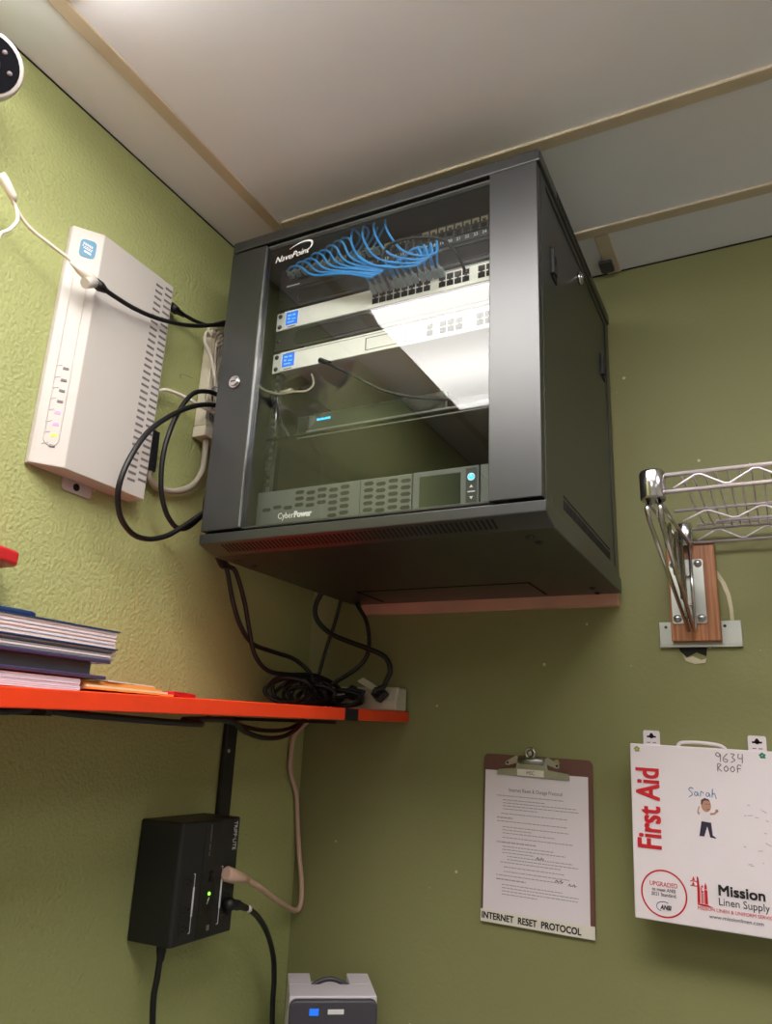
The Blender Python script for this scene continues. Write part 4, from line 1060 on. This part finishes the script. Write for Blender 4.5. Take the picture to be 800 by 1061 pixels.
b = MB(); b.box((-W2, -0.0064, 0.001), (W2, -0.0056, 0.0225)); tp = b.build('title_tape', M['label'], cb, 'pale strip of tape along the bottom', local=True)
textmesh('INTERNET  RESET  PROTOCOL', 0.0158, (1, 0, -0.01), (0.01, 0, 1), (-W2 + 0.002, -0.0066, 0.0072), M['ink'], cb, name='handwriting', bold=0.0004, xs=0.865, depth=0.0001, local=True)
# clip
cx0 = -0.0085
b = MB(); b.prism([V((cx0 + x, -0.0085, HH - 0.0385 + z)) for x, z in ((-0.070, 0.001), (-0.068, 0.0115), (-0.050, 0.0140), (-0.032, 0.0160), (-0.028, 0.0340), (0.028, 0.0340), (0.032, 0.0160), (0.056, 0.0135), (0.072, 0.0110), (0.074, -0.001))], (0, 0.0025, 0)); b.build('clip_plate', M['zinc'], cb, local=True, bevel=0.0008, seg=1)
b = MB(); b.tube([V((cx0 - 0.025, -0.011, HH - 0.0080)), V((cx0 + 0.025, -0.011, HH - 0.0080))], 0.0066, 14); b.build('spring_barrel', M['zinc'], cb, local=True)
b = MB(); rg = [V((cx0 - 0.002 + 0.0090 * math.cos(i * math.pi / 10), -0.0115, HH + 0.0060 + 0.0090 * math.sin(i * math.pi / 10))) for i in range(20)]
b.tube(rg, 0.0026, 8, closed=True); b.cyl((cx0 - 0.002, -0.0125, HH + 0.006), (cx0 - 0.002, -0.0015, HH + 0.006), 0.0042, 14); b.build('hanging_ring', M['zinc'], cb, local=True)
for s in (-1, 1):
    b = MB(); b.prism([V((cx0 + s * x, -0.0068, HH + z)) for x, z in ((0.026, -0.002), (0.032, 0.000), (0.053, -0.012), (0.054, -0.018), (0.048, -0.019), (0.026, -0.012))], (0, 0.002, 0)); b.cyl((cx0 + s * 0.0490, -0.0074, HH - 0.0140), (cx0 + s * 0.0490, -0.0060, HH - 0.0140), 0.0022, 10, 1); b.build('clip_foot', [M['zinc'], M['vent']], cb, local=True)
b = MB(); b.box((cx0 - 0.0285, -0.0094, HH - 0.0365), (cx0 + 0.0245, -0.0087, HH - 0.0245)); lb = b.build('label_sticker', M['label'], cb, 'small white label on the clip', local=True)
textmesh('MSC', 0.0095, (1, 0, 0), (0, 0, 1), (cx0 - 0.002, -0.0096, HH - 0.0338), M['greyink'], cb, align='CENTER', xs=0.9, depth=0.0001, local=True)
b = MB(); b.prism([V((0.040 + 0.0055 * math.cos(i * math.pi / 4 + 0.3) * (1.2 if i % 2 else 0.8), -0.0042, HH - 0.0075 + 0.0055 * math.sin(i * math.pi / 4 + 0.3))) for i in range(8)], (0, -0.0003, 0)); b.build('paint_chip', M['olivemag'], cb, local=True)

# ------------------------------------------------------------------ first aid cabinet on the back wall
fr = 0.018; FAX = 0.7315
fa = thing('first_aid_cabinet', 'white first aid cabinet on the back wall below the wire shelf', 'first aid cabinet', (FAX, -0.001, 1.2745), rot=(0, fr, 0))
FW, FH, FD = 0.376, 0.276, 0.089
b = MB(); b.box((0.002, -FD + 0.022, 0.001), (FW - 0.002, -0.0005, FH - 0.001)); b.build('case', M['whitepaint'], fa, local=True, bevel=0.002)
dr = MB().box((0, -FD, 0), (FW, -FD + 0.0215, FH)).build('door', M['whitepaint'], fa, local=True, bevel=0.002)
for x in (0.024, 0.199):
    b = MB(); b.prism([V((x + a, -0.0025, FH - 0.002 + c)) for a, c in ((-0.0145, -0.02), (0.0145, -0.02), (0.0145, 0.024), (0.0125, 0.027), (-0.0125, 0.027), (-0.0145, 0.024))], (0, 0.0020, 0)); tb = b.build('hanging_tab', M['whitepaint'], fa, local=True)
    b = MB(); zc = FH + 0.014
    b.box((x - 0.008, -0.0030, zc - 0.0016), (x + 0.008, -0.0024, zc + 0.0016)); b.cyl((x, -0.0030, zc + 0.001), (x, -0.0024, zc + 0.001), 0.0042, 14); b.cyl((x, -0.0032, zc + 0.004), (x, -0.0024, zc + 0.004), 0.0026, 12)
    b.box((x - 0.008, -0.0029, FH + 0.0030), (x - 0.002, -0.0024, FH + 0.0042)); b.box((x + 0.002, -0.0029, FH + 0.0030), (x + 0.008, -0.0024, FH + 0.0042)); b.build('keyhole_slot', M['vent'], tb, local=True)
hp = [V((0.075, -0.055, FH - 0.001)), V((0.080, -0.055, FH + 0.0055)), V((0.098, -0.055, FH + 0.0075)), V((0.120, -0.055, FH + 0.0072)), V((0.142, -0.055, FH + 0.0050)), V((0.152, -0.055, FH - 0.001))]
MB().tube(spline(hp, 6), 0.0030, 8).build('handle', M['whitepaint'], fa, local=True)
Y = -FD - 0.0004
kw = dict(depth=0.0003, local=True)


def fpt(px, py):
    """front-face local x, z of a detail of the photograph"""
    p = BY(px, py, -FD - 0.001); d = p - V((FAX, 0, 1.2745)); c, s = math.cos(fr), math.sin(fr)
    return d.x * c - d.z * s, d.x * s + d.z * c


x_, z_ = fpt(685, 881)
textmesh('First Aid', 0.0535, (0, 0, 1), (-1, 0, 0), (x_ + 0.0005, Y, z_ - 0.001), M['redink'], fa, bold=0.0010, xs=0.705, label='large red lettering', **kw)
cxx, czz = fpt(688, 926)
rg = [V((cxx + 0.0345 * math.cos(i * math.pi / 24), Y, czz + 0.0345 * math.sin(i * math.pi / 24))) for i in range(48)]
b = MB()
for i in range(48):
    a0, a1 = i * math.pi / 24, (i + 1) * math.pi / 24; o = len(b.v)
    for aa in (a0, a1):
        for rr in (0.0335, 0.0360): b.v.append(V((cxx + rr * math.cos(aa), Y, czz + rr * math.sin(aa))))
    b.quad([o, o + 1, o + 3, o + 2])
b.build('circle_print', M['redink'], fa, local=True)
textmesh('UPGRADED', 0.0098, (1, 0, 0), (0, 0, 1), (cxx, Y, czz + 0.0105), M['redink'], fa, align='CENTER', bold=0.00012, xs=0.86, **kw)
textmesh('to meet ANSI', 0.0076, (1, 0, 0), (0, 0, 1), (cxx, Y, czz + 0.0030), M['ink'], fa, align='CENTER', bold=0.0001, xs=0.86, **kw)
textmesh('2021 Standard.', 0.0076, (1, 0, 0), (0, 0, 1), (cxx, Y, czz - 0.0040), M['ink'], fa, align='CENTER', bold=0.0001, xs=0.86, **kw)
textmesh('ANSI', 0.0095, (1, 0, 0), (0, 0, 1), (cxx + 0.002, Y, czz - 0.0235), M['ink'], fa, align="CENTER", bold=0.00021, xs=0.80, shear=0.2, **kw)
arc = [V((cxx - 0.0005 + 0.0115 * math.cos(t), Y, czz - 0.0195 + 0.0075 * math.sin(t))) for t in [math.radians(55 + 190 * i / 16) for i in range(17)]]
MB().tube(arc, 0.0005, 5).build('logo_arc', mat('violet_blue_print', lin(70, 66, 150), 0.6), fa, local=True)
# mission emblem in red: bell wall and twin tower
ex, ez = fpt(723, 936)
b = MB()


def pp2(pts): b.prism([V((ex + x, Y + 0.0003, ez + z)) for x, z in pts], (0, -0.0005, 0))


pp2([(0.000, 0.0), (0.012, 0.0), (0.012, -0.0018), (0.000, -0.0015)]); pp2([(0.000, 0.0005), (0.0042, 0.0005), (0.0046, 0.024), (0.0005, 0.025)])
pp2([(-0.0095, 0.0245), (0.0045, 0.0245), (0.0045, 0.0258), (-0.0095, 0.0258)]); pp2([(-0.0095, 0.0315), (0.0035, 0.0315), (0.0035, 0.0328), (-0.0095, 0.0328)])
pp2([(0.0005, 0.0258), (0.0040, 0.0258), (0.0030, 0.0380), (0.0005, 0.0405)]); pp2([(-0.0075, 0.0265), (-0.0030, 0.0265), (-0.0050, 0.0310)]); pp2([(-0.0070, 0.0335), (-0.0025, 0.0335), (-0.0045, 0.0395)])
pp2([(0.0060, 0.0005), (0.0075, 0.0005), (0.0075, 0.0240), (0.0060, 0.0240)]); pp2([(0.0060, 0.0170), (0.0100, 0.0170), (0.0100, 0.0190), (0.0060, 0.0190)]); pp2([(0.0060, 0.0245), (0.0085, 0.0285), (0.0098, 0.0245)]); pp2([(0.0085, 0.0015), (0.0098, 0.0015), (0.0098, 0.0160), (0.0085, 0.0160)])
pp2([(0.0110, 0.0005), (0.0155, 0.0005), (0.0155, 0.0210), (0.0110, 0.0215)]); pp2([(0.0110, 0.0225), (0.0150, 0.0220), (0.0150, 0.0265), (0.0130, 0.0325), (0.0115, 0.0270)])
pp2([(0.000, -0.0020), (0.0150, -0.0005), (0.0235, -0.0030), (0.0100, -0.0028)])
b.build('emblem', M['redink'], fa, local=True)
x_, z_ = fpt(744, 927)
textmesh('Mission', 0.0210, (1, 0, 0), (0, 0, 1), (x_, Y, z_), M['ink'], fa, bold=0.0006, xs=1.08, **kw)
x_, z_ = fpt(744.5, 937)
textmesh('Linen Supply', 0.0157, (1, 0, 0), (0, 0, 1), (x_, Y, z_ - 0.001), M['ink'], fa, xs=0.92, **kw)
x_, z_ = fpt(723, 942)
textmesh('MISSION LINEN & UNIFORM SERVICE', 0.0071, (1, 0, 0), (0, 0, 1), (x_, Y, z_), M['redink'], fa, bold=0.0001, xs=0.96, **kw)
x_, z_ = fpt(735, 951)
textmesh('www.missionlinen.com', 0.0078, (1, 0, 0), (0, 0, 1), (x_, Y, z_), M['ink'], fa, bold=0.0001, xs=1.08, **kw)


def strokes(body, size, px0, py0, m, name, r=0.0007):
    """handwriting as pen strokes"""
    G = {'9': [[(.6, .8), (.3, 1), (.1, .75), (.4, .55), (.6, .8), (.55, 0)]], '6': [[(.55, .95), (.15, .5), (.1, .15), (.4, 0), (.55, .25), (.2, .35)]], '3': [[(.1, .95), (.5, .9), (.25, .55), (.55, .3), (.1, 0)]], '4': [[(.15, 1), (.1, .5), (.55, .55)], [(.55, 1), (.5, 0)]],
         'R': [[(.1, 0), (.15, .95), (.55, .8), (.2, .45), (.6, 0)]], 'o': [[(.4, .75), (.1, .4), (.3, .05), (.6, .35), (.4, .75)]], 'F': [[(.15, 0), (.2, .9), (.65, .9)], [(.18, .5), (.55, .5)]],
         'S': [[(.75, .95), (.4, 1.1), (.15, .8), (.5, .45), (.55, .1), (.1, -.2)]], 'a': [[(.55, .5), (.25, .55), (.1, .2), (.35, .05), (.55, .45), (.65, 0)]], 'r': [[(.1, 0), (.2, .65), (.45, .6), (.55, .4)]], 'h': [[(.1, 0), (.2, 1.15), (.2, .4), (.45, .55), (.6, 0), (.7, -.15)]]}
    b = MB(); x0, z0 = fpt(px0, py0); cx = 0
    for ch in body:
        for st in G[ch]:
            b.tube(spline([V((x0 + (cx + q[0]) * size, Y, z0 + q[1] * size)) for q in st], 4), r, 5)
        cx += 0.78
    return b.build(name, m, fa, local=True)


strokes('9634', 0.0145, 741, 789, M['greyink'], 'handwriting')
strokes('RooF', 0.0125, 743, 799, M['greyink'], 'handwriting')
strokes('Sarah', 0.0115, 713, 824, M['blueink'], 'handwriting', 0.0006)
for (px, py, mm) in ((660, 776, 'olivemag'), (790, 783, 'greenmag')):
    x_, z_ = fpt(px, py); b = MB()
    for k in range(5):
        g_ = k * 2 * math.pi / 5 + 0.4
        b.prism([V((x_ + 0.0030 * math.cos(g_) + 0.0024 * math.cos(t), Y + 0.0003, z_ + 0.0030 * math.sin(g_) + 0.0020 * math.sin(t))) for t in [i * math.pi / 4 for i in range(8)]], (0, -0.0005, 0))
    b.tube([V((x_, Y, z_)), V((x_ + 0.005, Y, z_ - 0.004))], 0.0005, 5)
    b.build('clover_sticker', M[mm], fa, 'small %s clover sticker' % ('olive' if mm == 'olivemag' else 'green'), local=True)
# small printed figure sticker, plain
sx, sz_ = fpt(732, 850); b = MB()


def fig(pts, m): b.prism([V((sx + x * 0.001, Y + 0.0003, sz_ + z * 0.001)) for x, z in pts], (0, -0.0005 - 0.0001 * m, 0), m)


ell = lambda cx, cz, rx, rz: [(cx + rx * math.cos(i * math.pi / 8), cz + rz * math.sin(i * math.pi / 8)) for i in range(16)]
fig([(-7.5, -2), (7, -2), (8.5, -22), (13, -25), (13.5, -26.5), (4.5, -25.5), (1, -9), (-4.5, -25), (-12, -25), (-9.5, -12)], 0)
fig([(-7, 15), (7, 15), (8, -3), (-7, -2)], 1)
fig([(0.2, 13), (2.4, 13), (2.8, 2), (1.2, 0), (0, 3)], 0)
fig([(-8, 13), (-5.5, 16), (-10, 10.5), (-11.5, 12.5), (-9.0, 20.5), (-10.5, 21), (-13.5, 11.5), (-11, 7)], 2)
fig([(6.5, 12), (6.5, 8.5), (13, 10), (17, 14), (16, 16), (12, 12.5)], 2)
fig(ell(16.8, 16.0, 2.4, 2.4), 2)
fig(ell(0.8, 23, 7.6, 10.2), 2)
b.prism([V((sx + x * 0.001, Y - 0.0003, sz_ + z * 0.001)) for x, z in [(-7, 24), (-6.5, 31), (-1, 34.5), (5, 33), (7.5, 29), (2, 31.0), (-3, 29.5), (-5, 24)]], (0, -0.0003, 0), 3)
for a, c in (((-0.5, 25.5), (2.8, 24.6)), ((4.2, 24.8), (7.2, 26)), ((1.5, 16.8), (6, 17.3))):
    b.tube([V((sx + a[0] * 0.001, Y - 0.0004, sz_ + a[1] * 0.001)), V((sx + c[0] * 0.001, Y - 0.0004, sz_ + c[1] * 0.001))], 0.00045, 4, 3)
b.build('figure_sticker', [mat('dark_suit_print', lin(44, 36, 62), 0.6), M['paper'], M['skin'], mat('brown_print', lin(92, 62, 56), 0.6)], fa, 'small printed sticker of a man in white shirt and dark tie', local=True)
b = MB(); rn = random.Random(5)
for i in range(14):
    x_, z_ = fpt(rn.uniform(772, 798), rn.uniform(830, 900)); l_ = rn.uniform(0.0008, 0.004)
    b.obox((x_, Y + 0.0003, z_), (l_, 0, rn.uniform(-0.6, 0.2) * l_), (0, 0.0002, 0), (0.0002, 0, 0.0006))
b.build('scuff_marks', mat('grey_scuff', lin(182, 172, 170), 0.7), fa, local=True)

# ------------------------------------------------------------------ wire shelf with its bracket
ws = thing('wire_shelf', 'chrome wire shelf reaching in from the right above the first aid cabinet', 'wire shelf', (1.2, -0.24, 1.89))
XS0, XS1 = 0.868, 1.60
rails = [(-0.440, 1.9155, 1.8905, 0.862), (-0.235, 1.9222, 1.8995, 0.852), (-0.030, 1.9440, 1.9180, 0.856)]
for k, (y, zt_, zb_, xs_) in enumerate(rails):
    r_ = 0.0032 if k == 0 else 0.0026
    MB().tube([(xs_, y, zt_), (XS1, y, zt_)], r_, 10).build('rail', M['bright_wire'], ws)
    MB().tube([(xs_ + (0.062 if k == 1 else 0), y, zb_), (XS1, y, zb_)], r_, 10).build('rail', M['bright_wire'], ws)
    zz = []; x = xs_ + 0.008; up = False
    amp_ = (zt_ - zb_) / 2 - 0.002; pit = 0.0365 if k == 0 else 0.041
    i = 0
    while x < XS1:
        zz.append(V((x, y - 0.0005, (zt_ + zb_) / 2 + (amp_ if i % 2 else -amp_)))); x += pit; i += 1
    pz = []
    for i in range(len(zz) - 1):
        a, c = zz[i], zz[i + 1]; pz += [a + (c - a) * 0.10, a + (c - a) * 0.5, a + (c - a) * 0.90]
    MB().tube(pz, 0.0017, 8).build('zigzag_wire', M['bright_wire'], ws)
MB().tube([(0.876, -0.425, 1.8955), (XS1, -0.425, 1.8975)], 0.0020, 8).build('rail', M['bright_wire'], ws)
MB().tube([(0.870, -0.045, 1.9480), (XS1, -0.045, 1.9480)], 0.0020, 8).build('rail', M['bright_wire'], ws)
n = 0; x = 0.884
while x < XS1 - 0.01:
    pts = [V((x, -0.437, 1.9150)), V((x, -0.34, 1.9215)), V((x, -0.235, 1.9262)), V((x, -0.12, 1.936)), V((x, -0.028, 1.9480))]
    MB().tube(pts, 0.0014, 6).build('cross_wire', M['bright_wire'], ws); x += 0.0150
for (px_, y, z0, z1, rr) in ((0.846, -0.440, 1.8795, 1.9220, 0.0180), (0.846, -0.034, 1.9100, 1.9540, 0.0145)):
    b = MB(); b.tube([V((px_, y, z0)), V((px_, y, z0 + 0.003)), V((px_, y, z1 - 0.003)), V((px_, y, z1))], [rr - 0.0015, rr, rr, rr - 0.0015], 24); b.cyl((px_, y, z1 - 0.002), (px_, y, z1 + 0.0003), rr - 0.003, 20, 1); b.build('corner_collar', [M['chrome'], M['vent']], ws)
MB().box((1.60, -0.446, 1.886), (1.606, -0.024, 1.952)).build('end_bar', M['chrome'], ws)
# cantilever bracket
bk_ = thing('shelf_support', 'triangular chrome wire bracket under the corner of the wire shelf, screwed to a wooden block', 'bracket', (0.846, -0.028, 1.74))
PT, PB, PR = V((0.846, -0.440, 1.8785)), V((0.846, -0.038, 1.752)), V((0.846, -0.034, 1.910))
for s in (-1, 1):
    o = V((s * 0.0075, 0, 0))
    MB().tube([PT + o + V((0, 0.005, -0.001)), PT + o * 1.2 + V((0, -0.006, -0.012)), PT + o + V((0, 0.006, -0.028)), PB + o * 0.6], 0.0036, 10).build('strut', M['chrome'], bk_)
    MB().tube([PT + o + V((0, 0.012, 0.000)), PR + o + V((0, -0.012, 0.002))], 0.0032, 10).build('upper_rod', M['chrome'], bk_)
    MB().tube([PR + o * 0.9 + V((0, -0.002, 0.0)), PB + o * 0.9 + V((0, 0.001, 0))], 0.0032, 10).build('upright_rod', M['chrome'], bk_)
tr_ = [PT + V((0, 0.03, -0.010))]
for t in (0.22, 0.42, 0.62, 0.82):
    tr_ += [PT.lerp(PR, t) + V((0, 0, 0)), PT.lerp(PB, t + 0.08) + V((0, 0, 0))]
MB().tube(tr_, 0.0024, 8).build('zigzag_wire', M['chrome'], bk_)
for k in range(2):
    zq = 1.80 + 0.05 * k
    MB().tube([PR.lerp(PB, 0.35 + 0.35 * k) + V((-0.008, 0, 0)), PR.lerp(PB, 0.35 + 0.35 * k) + V((0.008, 0, 0))], 0.0022, 8).build('cross_rod', M['chrome'], bk_)
b = MB(); b.prism([V((x, -0.0285, z)) for x, z in rrect(0.8435, 1.8265, 0.0300, 0.0605, 0.005, 4)], (0, 0.0025, 0)); b.build('wall_plate', M['zinc'], bk_, 'flat zinc plate', bevel=0.0005, seg=1)
b = MB(); b.box((0.8365, -0.0375, 1.755), (0.8395, -0.0288, 1.905)); b.box((0.8525, -0.0375, 1.755), (0.8555, -0.0288, 1.905)); b.build('channel', M['steel'], bk_)
for x in (0.8225, 0.8645):
    for z in (1.8785, 1.7760):
        b = MB(); b.dome((x, -0.0288, z), (0, -1, 0), 0.0075, 0.005, 16); b.box((x - 0.005, -0.0342, z - 0.0007), (x + 0.005, -0.0336, z + 0.0007), 1); b.build('screw', [M['steel'], M['vent']], bk_)
wd = mat('oak_grain', lin(178, 116, 74), 0.5, var=0.0); nt = wd.node_tree; bs = nt.nodes['Principled BSDF']
tc = nt.nodes.new('ShaderNodeTexCoord'); mp = nt.nodes.new('ShaderNodeMapping'); mp.inputs['Scale'].default_value = (220, 60, 7); nz = nt.nodes.new('ShaderNodeTexNoise'); nz.inputs['Scale'].default_value = 1; nz.inputs['Detail'].default_value = 4
cr = nt.nodes.new('ShaderNodeValToRGB'); cr.color_ramp.elements[0].position = 0.3; cr.color_ramp.elements[0].color = lin(140, 84, 52); cr.color_ramp.elements[1].position = 0.7; cr.color_ramp.elements[1].color = lin(196, 134, 88)
nt.links.new(tc.outputs['Object'], mp.inputs[0]); nt.links.new(mp.outputs[0], nz.inputs['Vector']); nt.links.new(nz.outputs['Fac'], cr.inputs[0]); nt.links.new(cr.outputs[0], bs.inputs['Base Color'])
b = MB(); b.box((0.8095, -0.0255, 1.7350), (0.8945, -0.0045, 1.9200)); tag(b.build('wooden_block', wd, bevel=0.001, seg=1), 'oak block on the wall carrying the chrome wire bracket', 'wood block')
b = MB(); b.box((0.7860, -0.0040, 1.7300), (0.9280, -0.0005, 1.7740)); b.box((0.7860, -0.0100, 1.7255), (0.9280, -0.0005, 1.7300)); mp_ = b.build('metal_strip', M['zinc'], bevel=0.0006, seg=1)
tag(mp_, 'grey metal angle strip on the wall under the oak block', 'metal strip')
for x in (0.798, 0.9005): MB().cyl((x, -0.0046, 1.764), (x, -0.0038, 1.764), 0.0028, 10).build('hole', M['vent'], mp_)
# torn plasterboard: dark cavity edge and ragged paper
rn = random.Random(11)
hp_ = [BY(px, py, -0.0006) for px, py in ((701, 666), (733, 666), (732, 680), (722, 676), (712, 681), (705, 675))]
struct(MB().prism(hp_, (0, -0.0008, 0)).build('trim_8', M['dark']))
tp_ = [BY(px, py, -0.0012) for px, py in ((707, 677), (711, 682), (718, 680), (727, 684), (732, 682), (731, 687), (720, 688), (711, 685))]
struct(MB().prism(tp_, (0, -0.0012, 0)).build('trim_9', M['torn']))
cr_ = [BY(px, py, -0.001) for px, py in ((740, 590), (744, 592), (752, 604), (757, 616), (760, 632), (761, 645), (757, 645), (756, 632), (753, 618), (747, 604), (741, 596))]
struct(MB().prism(cr_, (0, -0.0012, 0)).build('trim_10', M['torn']))
cr_ = [BY(px, py, -0.001) for px, py in ((741, 615), (743, 620), (742, 632), (745, 645), (741, 645), (740, 630))]
struct(MB().prism(cr_, (0, -0.0010, 0)).build('trim_11', M['torn']))
# dark knob of something on the shelf at the right edge
b = MB(); p = V((1.019, -0.20, 1.968)); b.tube([p + V((0, 0, -0.0255)), p + V((0, 0, -0.02)), p + V((0, 0, 0.014)), p + V((0, 0, 0.024)), p + V((0, 0, 0.028))], [0.017, 0.019, 0.019, 0.014, 0.004], 20); tag(b.build('bottle', M['plastic']), 'dark rounded bottle on the wire shelf at the right edge', 'bottle')
